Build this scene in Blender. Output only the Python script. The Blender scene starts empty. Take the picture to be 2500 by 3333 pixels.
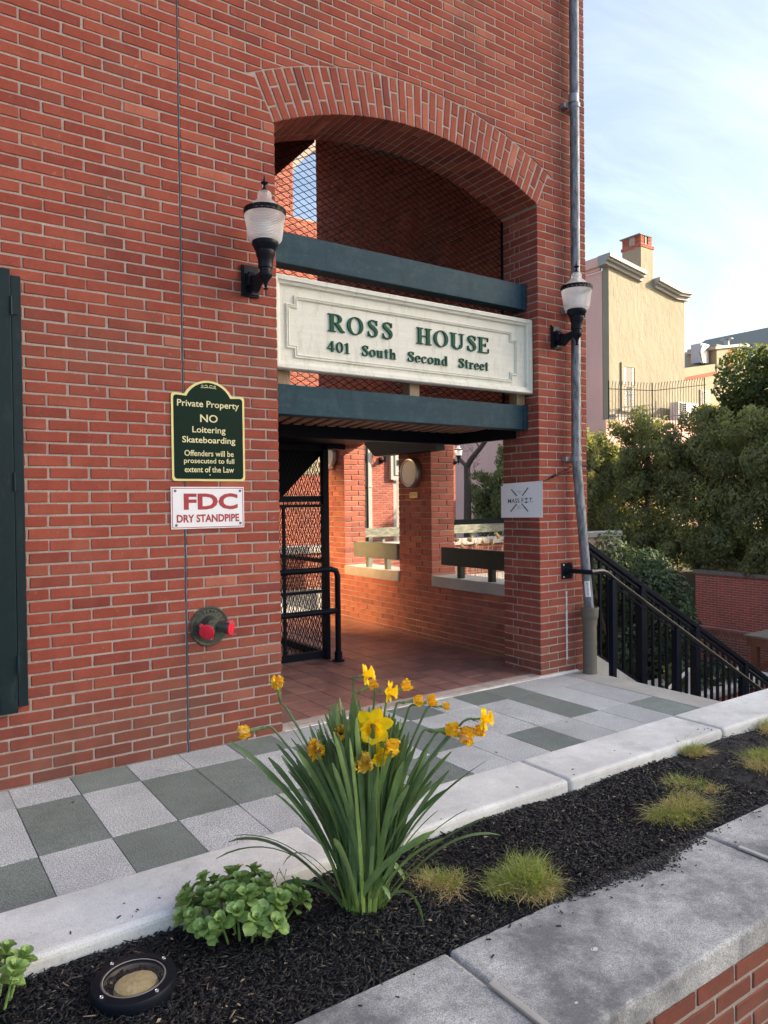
import bpy, math, random
import numpy as np
from mathutils import Vector, Matrix, Quaternion

rad = math.radians
random.seed(7)
NR = np.random.RandomState(11)
S = bpy.context.scene
COL = S.collection

# ------------------------------------------------------------------ camera, sky, sun, exposure
CAMLOC = Vector((0.0, -4.3066, 1.5))
def cam_axes(yaw, pitch, roll):
    cy, sy = math.cos(yaw), math.sin(yaw)
    f = Vector((sy*math.cos(pitch), cy*math.cos(pitch), math.sin(pitch)))
    r = Vector((cy, -sy, 0.0)); u = r.cross(f)
    r2 = r*math.cos(roll)+u*math.sin(roll); u2 = -r*math.sin(roll)+u*math.cos(roll)
    return r2, u2, f
CR, CU, CF = cam_axes(rad(34.564), rad(-0.8197), rad(-0.6741))
cd = bpy.data.cameras.new('camera'); cam = bpy.data.objects.new('camera', cd); COL.objects.link(cam)
cam.matrix_world = Matrix(((CR.x, CU.x, -CF.x, CAMLOC.x), (CR.y, CU.y, -CF.y, CAMLOC.y), (CR.z, CU.z, -CF.z, CAMLOC.z), (0, 0, 0, 1)))
cd.sensor_fit = 'VERTICAL'; cd.sensor_height = 36.0; cd.lens = 36.0*2386/3333
cd.clip_start = 0.05; cd.clip_end = 3000
S.camera = cam
S.cycles.blur_glossy = 0.0; S.cycles.sample_clamp_indirect = 120.0; S.cycles.caustics_reflective = True

SUN_EL, SUN_AZ = rad(25), rad(118)          # azimuth clockwise from +Y
SUNDIR = Vector((math.sin(SUN_AZ)*math.cos(SUN_EL), math.cos(SUN_AZ)*math.cos(SUN_EL), math.sin(SUN_EL)))
w = bpy.data.worlds.new('World'); S.world = w; w.use_nodes = True
nt = w.node_tree; nt.nodes.clear()
N = nt.nodes.new; L = nt.links.new
out = N('ShaderNodeOutputWorld'); bg = N('ShaderNodeBackground'); sky = N('ShaderNodeTexSky')
sky.sky_type = 'NISHITA'; sky.sun_disc = False; sky.sun_elevation = SUN_EL; sky.sun_rotation = SUN_AZ
sky.air_density = 1.0; sky.dust_density = 3.2; sky.ozone_density = 1.2
tc = N('ShaderNodeTexCoord'); sep = N('ShaderNodeSeparateXYZ'); L(tc.outputs['Generated'], sep.inputs[0])
ad = N('ShaderNodeMath'); ad.operation = 'ADD'; ad.inputs[1].default_value = 0.25; L(sep.outputs[2], ad.inputs[0])
dx = N('ShaderNodeMath'); dx.operation = 'DIVIDE'; L(sep.outputs[0], dx.inputs[0]); L(ad.outputs[0], dx.inputs[1])
dy = N('ShaderNodeMath'); dy.operation = 'DIVIDE'; L(sep.outputs[1], dy.inputs[0]); L(ad.outputs[0], dy.inputs[1])
cmb = N('ShaderNodeCombineXYZ'); L(dx.outputs[0], cmb.inputs[0]); L(dy.outputs[0], cmb.inputs[1])
mp = N('ShaderNodeMapping'); mp.inputs['Rotation'].default_value = (0, 0, rad(25)); mp.inputs['Scale'].default_value = (0.9, 2.3, 1); L(cmb.outputs[0], mp.inputs[0])
nz = N('ShaderNodeTexNoise'); nz.inputs['Scale'].default_value = 1.6; nz.inputs['Detail'].default_value = 7; nz.inputs['Roughness'].default_value = 0.62; nz.inputs['Distortion'].default_value = 0.6
L(mp.outputs[0], nz.inputs['Vector'])
cr = N('ShaderNodeValToRGB'); cr.color_ramp.elements[0].position = 0.40; cr.color_ramp.elements[0].color = (0.10, 0.10, 0.10, 1)
cr.color_ramp.elements[1].position = 0.78; cr.color_ramp.elements[1].color = (0.62, 0.62, 0.62, 1); L(nz.outputs['Fac'], cr.inputs[0])
mx = N('ShaderNodeMix'); mx.data_type = 'RGBA'; mx.blend_type = 'ADD'; L(cr.outputs[0], mx.inputs[0]); L(sky.outputs[0], mx.inputs[6]); mx.inputs[7].default_value = (2.5, 2.45, 2.3, 1)
L(mx.outputs[2], bg.inputs['Color']); bg.inputs['Strength'].default_value = 0.098
L(bg.outputs[0], out.inputs[0])
sd = bpy.data.lights.new('sun', 'SUN'); sun = bpy.data.objects.new('sun', sd); COL.objects.link(sun)
sd.energy = 4.8; sd.angle = rad(0.6); sd.color = (1.0, 0.82, 0.60)
sun.rotation_euler = SUNDIR.to_track_quat('Z', 'Y').to_euler(); sun.location = (20, -12, 15)
S.view_settings.view_transform = 'Standard'; S.view_settings.look = 'None'
S.view_settings.gamma = 1.0; S.view_settings.use_curve_mapping = False
S.view_settings.exposure = 1.52

# ------------------------------------------------------------------ materials
MATS = {}
def nmat(name):
    m = bpy.data.materials.new(name); m.use_nodes = True; MATS[name] = m
    b = m.node_tree.nodes['Principled BSDF']
    return m, m.node_tree, b
def noise(t, scale, detail=4, rough=0.6, vec=None, stretch=None):
    n = t.nodes.new('ShaderNodeTexNoise'); n.inputs['Scale'].default_value = scale
    n.inputs['Detail'].default_value = detail; n.inputs['Roughness'].default_value = rough
    g = t.nodes.new('ShaderNodeNewGeometry'); v = g.outputs['Position'] if vec is None else vec
    if stretch:
        mpn = t.nodes.new('ShaderNodeMapping'); mpn.inputs['Scale'].default_value = stretch
        t.links.new(v, mpn.inputs[0]); v = mpn.outputs[0]
    t.links.new(v, n.inputs['Vector']); return n.outputs['Fac']
def ramp(t, fac, stops):
    r = t.nodes.new('ShaderNodeValToRGB'); e = r.color_ramp.elements
    while len(e) < len(stops): e.new(0.5)
    for i, (p, c) in enumerate(stops):
        e[i].position = p; e[i].color = (c[0], c[1], c[2], 1) if hasattr(c, '__len__') else (c, c, c, 1)
    t.links.new(fac, r.inputs[0]); return r.outputs[0]
def mixc(t, fac, a, b, mode='MIX'):
    m = t.nodes.new('ShaderNodeMix'); m.data_type = 'RGBA'; m.blend_type = mode
    for v, i in ((fac, 0), (a, 6), (b, 7)):
        if hasattr(v, 'is_linked') or hasattr(v, 'links'): t.links.new(v, m.inputs[i])
        elif i == 0: m.inputs[0].default_value = v
        else: m.inputs[i].default_value = (v[0], v[1], v[2], 1)
    return m.outputs[2]
def attr(t, name='rnd'):
    a = t.nodes.new('ShaderNodeAttribute'); a.attribute_name = name; return a.outputs['Fac']
def bump(t, b, h, strength, dist=0.01):
    n = t.nodes.new('ShaderNodeBump'); n.inputs['Strength'].default_value = strength; n.inputs['Distance'].default_value = dist
    t.links.new(h, n.inputs['Height']); t.links.new(n.outputs[0], b.inputs['Normal'])
def simple(name, c, rough=0.6, metal=0.0, c2=None, nscale=12, bmp=0.0, bscale=120, var=0.0, spec=0.5, stretch=None, coat=0.0):
    m, t, b = nmat(name)
    c2 = c2 or tuple(x*0.8 for x in c)
    col = ramp(t, noise(t, nscale, 5, 0.65, stretch=stretch), [(0.32, c), (0.68, c2)])
    if var:
        k = ramp(t, attr(t), [(0, 1-var), (1, 1+var)])
        col = mixc(t, 1.0, col, k, 'MULTIPLY')
    t.links.new(col, b.inputs['Base Color'])
    b.inputs['Roughness'].default_value = rough; b.inputs['Metallic'].default_value = metal
    b.inputs['Specular IOR Level'].default_value = spec; b.inputs['Coat Weight'].default_value = coat
    if bmp: bump(t, b, noise(t, bscale, 4, 0.6, stretch=stretch), bmp, 0.004)
    return m
def brickmat(name, cols, dirt=(0.10, 0.075, 0.06), grime=0.5, speck=0.35):
    m, t, b = nmat(name)
    base = ramp(t, attr(t), [(i/(len(cols)-1), c) for i, c in enumerate(cols)])
    n1 = noise(t, 9, 5, 0.7); n2 = noise(t, 55, 4, 0.7, stretch=(1, 1, 2.2)); n3 = noise(t, 1.1, 4, 0.6)
    base = mixc(t, 1.0, base, ramp(t, n1, [(0.25, 0.80), (0.75, 1.22)]), 'MULTIPLY')
    base = mixc(t, 1.0, base, ramp(t, n2, [(0.3, 0.86), (0.72, 1.14)]), 'MULTIPLY')
    base = mixc(t, ramp(t, n3, [(0.5, 0.0), (0.78, grime)]), base, dirt)
    sp = noise(t, 300, 2, 0.5)
    base = mixc(t, ramp(t, sp, [(0.68, 0.0), (0.76, speck)]), base, (0.06, 0.04, 0.035))
    base = mixc(t, ramp(t, noise(t, 2.3, 6, 0.7), [(0.48, 0.0), (0.72, 0.22)]), base, (0.42, 0.17, 0.12))
    pale = noise(t, 24, 3, 0.5)
    base = mixc(t, ramp(t, pale, [(0.66, 0.0), (0.80, 0.35)]), base, (0.52, 0.36, 0.29))
    # splash-back dirt on the lowest courses: a stain band by height
    g = t.nodes.new('ShaderNodeNewGeometry'); sp2 = t.nodes.new('ShaderNodeSeparateXYZ'); t.links.new(g.outputs['Position'], sp2.inputs[0])
    mr = t.nodes.new('ShaderNodeMapRange'); mr.inputs[1].default_value = -0.05; mr.inputs[2].default_value = 0.75; mr.inputs[3].default_value = 0.95; mr.inputs[4].default_value = 0.0
    t.links.new(sp2.outputs[2], mr.inputs[0])
    mu = t.nodes.new('ShaderNodeMath'); mu.operation = 'MULTIPLY'; t.links.new(mr.outputs[0], mu.inputs[0]); t.links.new(noise(t, 4, 4, 0.7), mu.inputs[1])
    base = mixc(t, mu.outputs[0], base, dirt)
    t.links.new(base, b.inputs['Base Color']); b.inputs['Roughness'].default_value = 0.88; b.inputs['Specular IOR Level'].default_value = 0.25
    bump(t, b, noise(t, 140, 5, 0.65), 0.55, 0.003)
    return m
BR = brickmat('brick_red', [(0.15, 0.043, 0.037), (0.235, 0.053, 0.039), (0.275, 0.061, 0.041), (0.30, 0.070, 0.046), (0.335, 0.086, 0.055), (0.42, 0.135, 0.088)], grime=.6)
BR2 = brickmat('brick_red_old', [(0.22, 0.07, 0.055), (0.34, 0.10, 0.07), (0.40, 0.12, 0.08), (0.45, 0.16, 0.10)], grime=0.6)
BR3 = brickmat('brick_red_garden', [(0.52, 0.105, 0.08), (0.60, 0.125, 0.095), (0.66, 0.15, 0.11)], grime=0.35)
def mortarmat(name, c1, c2):
    m, t, b = nmat(name)
    col = ramp(t, noise(t, 7, 5, 0.7), [(0.3, c1), (0.7, c2)])
    col = mixc(t, 1.0, col, ramp(t, noise(t, 130, 3, 0.7), [(0.3, 0.75), (0.7, 1.2)]), 'MULTIPLY')
    t.links.new(col, b.inputs['Base Color']); b.inputs['Roughness'].default_value = 0.95; b.inputs['Specular IOR Level'].default_value = 0.1
    bump(t, b, noise(t, 220, 5, 0.7), 0.9, 0.004); return m
MORT = mortarmat('mortar', (0.47, 0.41, 0.365), (0.35, 0.30, 0.265))
MORTP = mortarmat('mortar_pink', (0.60, 0.40, 0.34), (0.52, 0.33, 0.28))
def stonemat(name, c, c2, grain, gscale=420, rough=0.7, stain=None, stainamt=0.0, bmp=0.35, warm=None):
    m, t, b = nmat(name)
    col = ramp(t, noise(t, gscale, 3, 0.8), [(0.36, tuple(x*(1-grain) for x in c)), (0.5, c), (0.66, tuple(min(0.9, x*(1+grain)) for x in c2))])
    col = mixc(t, 1.0, col, ramp(t, noise(t, 3.0, 5, 0.65), [(0.3, 0.84), (0.7, 1.12)]), 'MULTIPLY')
    col = mixc(t, 1.0, col, ramp(t, attr(t), [(0, 0.9), (1, 1.1)]), 'MULTIPLY')
    if stain:
        s1 = ramp(t, noise(t, 2.1, 7, 0.72), [(0.40, 0.0), (0.62, stainamt)])
        col = mixc(t, s1, col, stain)
        s2 = ramp(t, noise(t, 70, 5, 0.8), [(0.52, 0.0), (0.68, stainamt*0.55)])
        col = mixc(t, s2, col, stain)
    t.links.new(col, b.inputs['Base Color']); b.inputs['Roughness'].default_value = rough; b.inputs['Specular IOR Level'].default_value = 0.3
    bump(t, b, noise(t, gscale*0.6, 4, 0.7), bmp, 0.003); return m
GRAN = stonemat('granite_light', (0.46, 0.49, 0.50), (0.54, 0.57, 0.58), 0.80, 170, bmp=.2)
SLATE = stonemat('granite_green', (0.195, 0.232, 0.212), (0.235, 0.27, 0.25), 0.6, 190, bmp=.2)
KERB = stonemat('kerb_concrete', (0.79, 0.80, 0.78), (0.84, 0.85, 0.83), 0.22, 260, 0.85, (0.30, 0.29, 0.28), 0.28, 0.5)
COPE = stonemat('coping_concrete', (0.54, 0.545, 0.54), (0.62, 0.625, 0.62), 0.5, 230, 0.85, (0.12, 0.122, 0.13), 0.85, 0.6)
CONC = stonemat('concrete_plain', (0.44, 0.43, 0.40), (0.48, 0.47, 0.44), 0.12, 300, 0.85, (0.26, 0.25, 0.23), 0.3, 0.4)
QUARRY = None
m, t, b = nmat('quarry_tile'); QUARRY = m
col = ramp(t, attr(t), [(0, (0.17, 0.10, 0.09)), (0.5, (0.25, 0.128, 0.108)), (1, (0.31, 0.155, 0.125))])
col = mixc(t, 1.0, col, ramp(t, noise(t, 6, 5, 0.7), [(0.3, 0.75), (0.7, 1.25)]), 'MULTIPLY')
t.links.new(col, b.inputs['Base Color']); b.inputs['Roughness'].default_value = 0.45
bump(t, b, noise(t, 60, 4, 0.6), 0.25, 0.003)
GROUT = simple('grout', (0.52, 0.44, 0.40), 0.9, c2=(0.34, 0.28, 0.25), bmp=0.4)
TEAL = simple('teal_painted_wood', (0.022, 0.060, 0.084), 0.55, c2=(0.017, 0.047, 0.067), spec=.15, nscale=5, bmp=0.25, bscale=40, stretch=(0.4, 1, 6))
SHUT = simple('dark_green_shutter_paint', (0.010, 0.024, 0.029), 0.45, spec=.2, c2=(0.008, 0.019, 0.024), bmp=0.12, bscale=60)
CREAMW = simple('cream_painted_wood', (0.74, 0.74, 0.67), 0.55, c2=(0.66, 0.66, 0.59), nscale=7, bmp=0.3, bscale=50, stretch=(0.5, 1, 5))
RAWWOOD = simple('bare_timber', (0.42, 0.31, 0.21), 0.75, c2=(0.30, 0.21, 0.14), nscale=14, bmp=0.4, bscale=30, stretch=(8, 8, 0.7))
DECKW = simple('deck_boards', (0.42, 0.27, 0.19), 0.8, c2=(0.26, 0.17, 0.12), nscale=8, bmp=0.4, bscale=30)
BLACK = simple('black_steel', (0.004, 0.007, 0.014), 0.5, c2=(0.005, 0.009, 0.018), spec=0.12)
LAMPB = simple('lamp_black', (0.006, 0.009, 0.016), 0.35, c2=(0.008, 0.011, 0.019), spec=.2)
WIRE = simple('mesh_wire', (0.004, 0.005, 0.008), 0.7, spec=.05)
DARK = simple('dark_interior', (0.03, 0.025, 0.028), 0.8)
GREENL = simple('green_letter_paint', (0.004, 0.088, 0.045), 0.5, spec=.15)
SIGNG = simple('sign_dark_green', (0.002, 0.020, 0.012), 0.5, c2=(0.002, 0.016, 0.010), spec=.12)
SIGNY = simple('sign_yellow', (0.78, 0.70, 0.30), 0.5, c2=(0.72, 0.64, 0.26))
SIGNYT = simple('sign_yellow_print', (0.80, 0.74, 0.42), 0.5)
WHITE = simple('sign_white', (0.84, 0.84, 0.87), 0.4, c2=(0.81, 0.81, 0.84))
BANW = simple('banner_white', (0.93, 0.95, 0.98), 0.6, c2=(0.92, 0.94, 0.97))
REDP = simple('sign_red', (0.42, 0.03, 0.05), 0.45)
NAVY = simple('sign_navy', (0.03, 0.06, 0.17), 0.5)
GREYP = simple('sign_grey', (0.13, 0.16, 0.19), 0.5)
ZINC = simple('zinc_pipe', (0.30, 0.33, 0.37), 0.42, 0.35, c2=(0.085, 0.095, 0.115), nscale=9, bmp=0.3, bscale=60, stretch=(3, 3, 0.7))
ZINC2 = simple('zinc_bracket', (0.34, 0.37, 0.40), 0.4, 0.5, c2=(0.24, 0.26, 0.28))
CLAY = simple('clay_drainpipe', (0.155, 0.145, 0.115), 0.6, c2=(0.11, 0.10, 0.08), nscale=6, bmp=0.3)
BRONZE = simple('standpipe_bronze', (0.055, 0.062, 0.052), 0.45, 0.5, c2=(0.09, 0.095, 0.08), nscale=30, bmp=0.3)
REDCAP = simple('red_cap', (0.80, 0.014, 0.05), 0.4, c2=(0.72, 0.012, 0.045))
CHROME = simple('chrome', (0.62, 0.62, 0.62), 0.25, 0.9, c2=(0.5, 0.5, 0.5))
SEAL = simple('joint_sealant', (0.13, 0.13, 0.15), 0.7, c2=(0.085, 0.085, 0.10), nscale=40, bmp=0.9, bscale=90)
WSEAL = simple('white_sealant', (0.72, 0.71, 0.68), 0.7, bmp=0.4)
BRASS = simple('brass_plaque', (0.55, 0.40, 0.15), 0.4, 0.5)
STUCCO = simple('cream_stucco', (0.33, 0.30, 0.22), 0.95, c2=(0.285, 0.26, 0.19), nscale=1.2, bmp=1.0, bscale=4, stretch=(1.1, 1.1, 0.65))
for nd in STUCCO.node_tree.nodes:
    if nd.type == 'BUMP': nd.inputs['Distance'].default_value = 0.05; nd.inputs['Strength'].default_value = 0.7
PINK = simple('pink_stucco', (0.82, 0.50, 0.43), 0.95, c2=(0.76, 0.46, 0.40), nscale=0.8, bmp=0.3, bscale=20)
CORN = simple('cornice_paint', (0.40, 0.39, 0.37), 0.7, c2=(0.34, 0.33, 0.31))
CREAM2 = simple('cream_render', (0.34, 0.305, 0.21), 0.9, c2=(0.30, 0.27, 0.185), nscale=2)
RUST = simple('rust_stain', (0.45, 0.17, 0.06), 0.9)
ROOFG = simple('grey_roof', (0.20, 0.22, 0.20), 0.8)
ACW = simple('white_metal', (0.72, 0.72, 0.72), 0.45)
OLDW = simple('weathered_green_board', (0.10, 0.125, 0.10), 0.8, c2=(0.32, 0.31, 0.24), nscale=7, bmp=0.6, bscale=40, stretch=(1, 1, 4))
RAILG = simple('rail_board_green', (0.020, 0.027, 0.022), 0.5, c2=(0.016, 0.022, 0.018), spec=.3)
REDWOOD = simple('red_cedar', (0.22, 0.09, 0.055), 0.7, c2=(0.15, 0.06, 0.04), bmp=0.3, bscale=40)
GREYWOOD = simple('grey_deck_wood', (0.20, 0.18, 0.15), 0.8, c2=(0.12, 0.11, 0.095), bmp=0.4, bscale=40)
BARK = simple('bark', (0.085, 0.065, 0.055), 0.9, c2=(0.05, 0.04, 0.035), bmp=0.8, bscale=30)
MULCHG = simple('mulch_ground', (0.012, 0.012, 0.014), 0.9, c2=(0.022, 0.020, 0.020), nscale=60, bmp=1.0, bscale=120)
SOIL = simple('garden_soil', (0.07, 0.06, 0.045), 0.95, c2=(0.05, 0.06, 0.03), nscale=3, bmp=0.6, bscale=30)
ASPH = simple('asphalt', (0.055, 0.055, 0.057), 0.9, c2=(0.045, 0.045, 0.047), bmp=0.4, bscale=200)
TAN = simple('frosted_bulb', (0.85, 0.70, 0.38), 0.5, c2=(0.60, 0.46, 0.22), nscale=45, bmp=1.0, bscale=70)
DISC = simple('round_light_lens', (0.88, 0.84, 0.70), 0.35, c2=(0.85, 0.80, 0.66))
NICKEL = simple('nickel_rim', (0.55, 0.50, 0.43), 0.3, 0.8)
RAILLIT = simple('sunlit_green_board', (0.15, 0.175, 0.14), 0.6, c2=(0.12, 0.14, 0.115))  # lighter copy of the rail green, painting in sunlight on the far board
def chipmat():
    m, t, b = nmat('mulch_chip')
    col = ramp(t, attr(t), [(0, (0.006, 0.006, 0.008)), (0.5, (0.014, 0.014, 0.017)), (0.9, (0.035, 0.033, 0.034)), (0.975, (0.075, 0.065, 0.055)), (1, (0.30, 0.22, 0.14))])
    t.links.new(col, b.inputs['Base Color']); b.inputs['Roughness'].default_value = 0.62; b.inputs['Specular IOR Level'].default_value = 0.4
    bump(t, b, noise(t, 400, 3, 0.6, stretch=(1, 1, 1)), 0.5, 0.001); return m
CHIP = chipmat()
def leafmat(name, stops, rough=0.5, trans=0.25, spec=0.4, nsc=30, namt=0.15):
    m, t, b = nmat(name)
    col = ramp(t, attr(t), stops)
    col = mixc(t, 1.0, col, ramp(t, noise(t, nsc, 3, 0.6), [(0.3, 1-namt), (0.7, 1+namt)]), 'MULTIPLY')
    t.links.new(col, b.inputs['Base Color']); b.inputs['Roughness'].default_value = rough; b.inputs['Specular IOR Level'].default_value = spec
    o = t.nodes['Material Output']; tr = t.nodes.new('ShaderNodeBsdfTranslucent'); ms = t.nodes.new('ShaderNodeMixShader')
    t.links.new(mixc(t, 1.0, col, (1.5, 1.35, 0.6), 'MULTIPLY'), tr.inputs[0]); ms.inputs[0].default_value = trans
    t.links.new(b.outputs[0], ms.inputs[1]); t.links.new(tr.outputs[0], ms.inputs[2]); t.links.new(ms.outputs[0], o.inputs[0])
    return m
DLEAF = leafmat('daffodil_leaf', [(0, (0.10, 0.175, 0.075)), (0.5, (0.165, 0.27, 0.115)), (0.9, (0.23, 0.35, 0.11)), (1, (0.30, 0.43, 0.10))], 0.38, 0.18, 0.5, 14, 0.22)
PETAL = leafmat('daffodil_petal', [(0, (0.94, 0.74, 0.014)), (1, (0.95, 0.80, 0.03))], 0.5, 0.3, 0.3, 60, 0.1)
TRUMP = leafmat('daffodil_trumpet', [(0, (0.93, 0.58, 0.008)), (1, (0.94, 0.68, 0.010))], 0.5, 0.3, 0.3, 60, 0.1)
WILT = leafmat('daffodil_wilted', [(0, (0.93, 0.56, 0.03)), (0.75, (0.94, 0.66, 0.05)), (1, (0.74, 0.52, 0.22))], 0.7, 0.25, 0.2, 90, 0.25)
PAPER = leafmat('dry_sheath', [(0, (0.36, 0.27, 0.17)), (1, (0.46, 0.36, 0.24))], 0.8, 0.2, 0.2)
SEDUM = leafmat('sedum_leaf', [(0, (0.18, 0.31, 0.085)), (0.5, (0.26, 0.42, 0.12)), (1, (0.34, 0.50, 0.17))], 0.45, 0.2, 0.45, 60, 0.18)
GRASS = leafmat('tuft_grass', [(0, (0.62, 0.50, 0.30)), (0.44, (0.46, 0.38, 0.19)), (0.55, (0.24, 0.31, 0.09)), (1, (0.34, 0.44, 0.12))], 0.6, 0.3, 0.3)
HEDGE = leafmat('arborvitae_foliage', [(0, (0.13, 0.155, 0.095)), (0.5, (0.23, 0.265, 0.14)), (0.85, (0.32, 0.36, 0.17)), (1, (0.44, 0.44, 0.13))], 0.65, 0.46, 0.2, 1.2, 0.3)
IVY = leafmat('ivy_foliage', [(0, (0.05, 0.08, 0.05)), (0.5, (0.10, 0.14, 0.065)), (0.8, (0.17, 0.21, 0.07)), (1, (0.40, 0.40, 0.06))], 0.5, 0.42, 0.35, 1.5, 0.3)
SHRUB = leafmat('shrub_foliage', [(0, (0.025, 0.045, 0.030)), (0.5, (0.050, 0.085, 0.050)), (0.92, (0.08, 0.125, 0.06)), (1, (0.22, 0.25, 0.07))], 0.6, 0.2, 0.15, 2, 0.3)
def lampglass(nm, tpv):
    m, t, b = nmat(nm)
    b.inputs['Base Color'].default_value = (0.90, 0.90, 0.90, 1); b.inputs['Roughness'].default_value = 0.10; b.inputs['Coat Weight'].default_value = 0.5
    o = t.nodes['Material Output']; tr = t.nodes.new('ShaderNodeBsdfTranslucent'); tr.inputs[0].default_value = (0.9, 0.9, 0.9, 1)
    tp = t.nodes.new('ShaderNodeBsdfTransparent'); m1 = t.nodes.new('ShaderNodeMixShader'); m2 = t.nodes.new('ShaderNodeMixShader')
    m1.inputs[0].default_value = 0.6; m2.inputs[0].default_value = tpv
    t.links.new(b.outputs[0], m1.inputs[1]); t.links.new(tr.outputs[0], m1.inputs[2]); t.links.new(m1.outputs[0], m2.inputs[1]); t.links.new(tp.outputs[0], m2.inputs[2])
    t.links.new(m2.outputs[0], o.inputs[0]); return m
LGLASS = lampglass('prismatic_glass', .28); DGLASS = lampglass('clear_dome_glass', .58)
def clearglass(name, mixv=0.75):
    m, t, b = nmat(name)
    b.inputs['Base Color'].default_value = (0.05, 0.06, 0.07, 1); b.inputs['Roughness'].default_value = 0.05; b.inputs['Specular IOR Level'].default_value = 0.8
    o = t.nodes['Material Output']; tp = t.nodes.new('ShaderNodeBsdfTransparent'); m2 = t.nodes.new('ShaderNodeMixShader'); m2.inputs[0].default_value = mixv
    t.links.new(b.outputs[0], m2.inputs[1]); t.links.new(tp.outputs[0], m2.inputs[2]); t.links.new(m2.outputs[0], o.inputs[0]); return m
CGLASS = clearglass('clear_lens'); WGLASS = clearglass('window_glass', 0.15)

def weather(m, col, lo, hi, amt, scale, stretch=None, detail=6):
    t = m.node_tree; b = t.nodes['Principled BSDF']; src = b.inputs['Base Color'].links[0].from_socket
    t.links.new(mixc(t, ramp(t, noise(t, scale, detail, 0.7, stretch=stretch), [(lo, 0.0), (hi, amt)]), src, col), b.inputs['Base Color'])
weather(TEAL, (0.085, 0.14, 0.16), .50, .72, .35, 9); weather(TEAL, (0.16, 0.15, 0.13), .60, .70, .5, 42, (.6, 1, 1.6)); weather(TEAL, (0.008, 0.014, 0.016), .58, .75, .6, 5, (5, 1, .8))
weather(SHUT, (0.05, 0.065, 0.065), .55, .75, .45, 12, (2, 1, .5))
weather(CREAMW, (0.30, 0.29, 0.22), .52, .74, .45, 6, (4, 1, .9)); weather(CREAMW, (0.34, 0.32, 0.26), .62, .70, .55, 60)
weather(KERB, (0.36, 0.35, 0.33), .54, .72, .45, 5.5); weather(KERB, (0.18, 0.18, 0.18), .66, .72, .6, 34)
weather(GRAN, (0.26, 0.26, 0.25), .55, .78, .40, 3.4); weather(SLATE, (0.10, 0.11, 0.10), .55, .78, .5, 4.2); weather(SLATE, (0.32, 0.34, 0.32), .66, .74, .35, 26)
weather(COPE, (0.66, 0.66, 0.65), .58, .72, .55, 7, (1, 1, .4)); weather(COPE, (0.08, 0.082, 0.09), .60, .74, .6, 13, (2.4, 2.4, .35))
weather(BRONZE, (0.16, 0.20, 0.16), .55, .7, .5, 40); weather(REDCAP, (0.35, 0.02, 0.03), .55, .7, .5, 60)
weather(QUARRY, (0.30, 0.27, 0.25), .60, .78, .45, 3.2); weather(CLAY, (0.26, 0.25, 0.22), .6, .75, .5, 16)
weather(ZINC, (0.04, 0.045, 0.055), .52, .62, .7, 26, (1.4, 1.4, .45)); weather(BR2, (0.55, 0.47, 0.42), .64, .74, .5, 4.4)
weather(STUCCO, (0.24, 0.23, 0.19), .52, .75, .35, .9, (1.5, 1.5, .35)); weather(PINK, (0.55, 0.36, 0.32), .5, .75, .4, .7, (1.5, 1.5, .3))
weather(WHITE, (0.55, 0.53, 0.50), .60, .78, .35, 14)

# ------------------------------------------------------------------ mesh helpers
WL = {}
def wl(o): return WL.get(o.name, Vector((0, 0, 0))) if o else Vector((0, 0, 0))
def empty(name, loc, label=None, cat=None, group=None, kind=None, parent=None):
    o = bpy.data.objects.new(name, None); o.empty_display_size = 0.1; COL.objects.link(o)
    loc = Vector(loc); WL[o.name] = loc
    if parent: o.parent = parent
    o.location = loc - wl(parent)
    tag(o, label, cat, group, kind); return o
def tag(o, label=None, cat=None, group=None, kind=None):
    if label: o['label'] = label
    if cat: o['category'] = cat
    if group: o['group'] = group
    if kind: o['kind'] = kind
    return o
def raw(name, me, parent=None, loc=(0, 0, 0)):
    o = bpy.data.objects.new(name, me); COL.objects.link(o)
    if parent: o.parent = parent
    o.location = loc; WL[o.name] = wl(parent)+Vector(loc); return o
def fastmesh(name, V, F, mat, rnd=None, smooth=False):
    V = np.asarray(V, dtype=np.float32); F = np.asarray(F, dtype=np.int32); k = F.shape[1]
    me = bpy.data.meshes.new(name); me.vertices.add(len(V)); me.vertices.foreach_set('co', V.ravel())
    me.loops.add(F.size); me.loops.foreach_set('vertex_index', F.ravel())
    me.polygons.add(len(F)); me.polygons.foreach_set('loop_start', np.arange(0, F.size, k, dtype=np.int32))
    try: me.polygons.foreach_set('loop_total', np.full(len(F), k, dtype=np.int32))
    except Exception: pass
    me.materials.append(mat); me.update(calc_edges=True); me.validate()
    if rnd is not None:
        a = me.attributes.new('rnd', 'FLOAT', 'FACE'); a.data.foreach_set('value', np.asarray(rnd, dtype=np.float32))
    if smooth: me.polygons.foreach_set('use_smooth', np.ones(len(F), dtype=bool))
    return me
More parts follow.
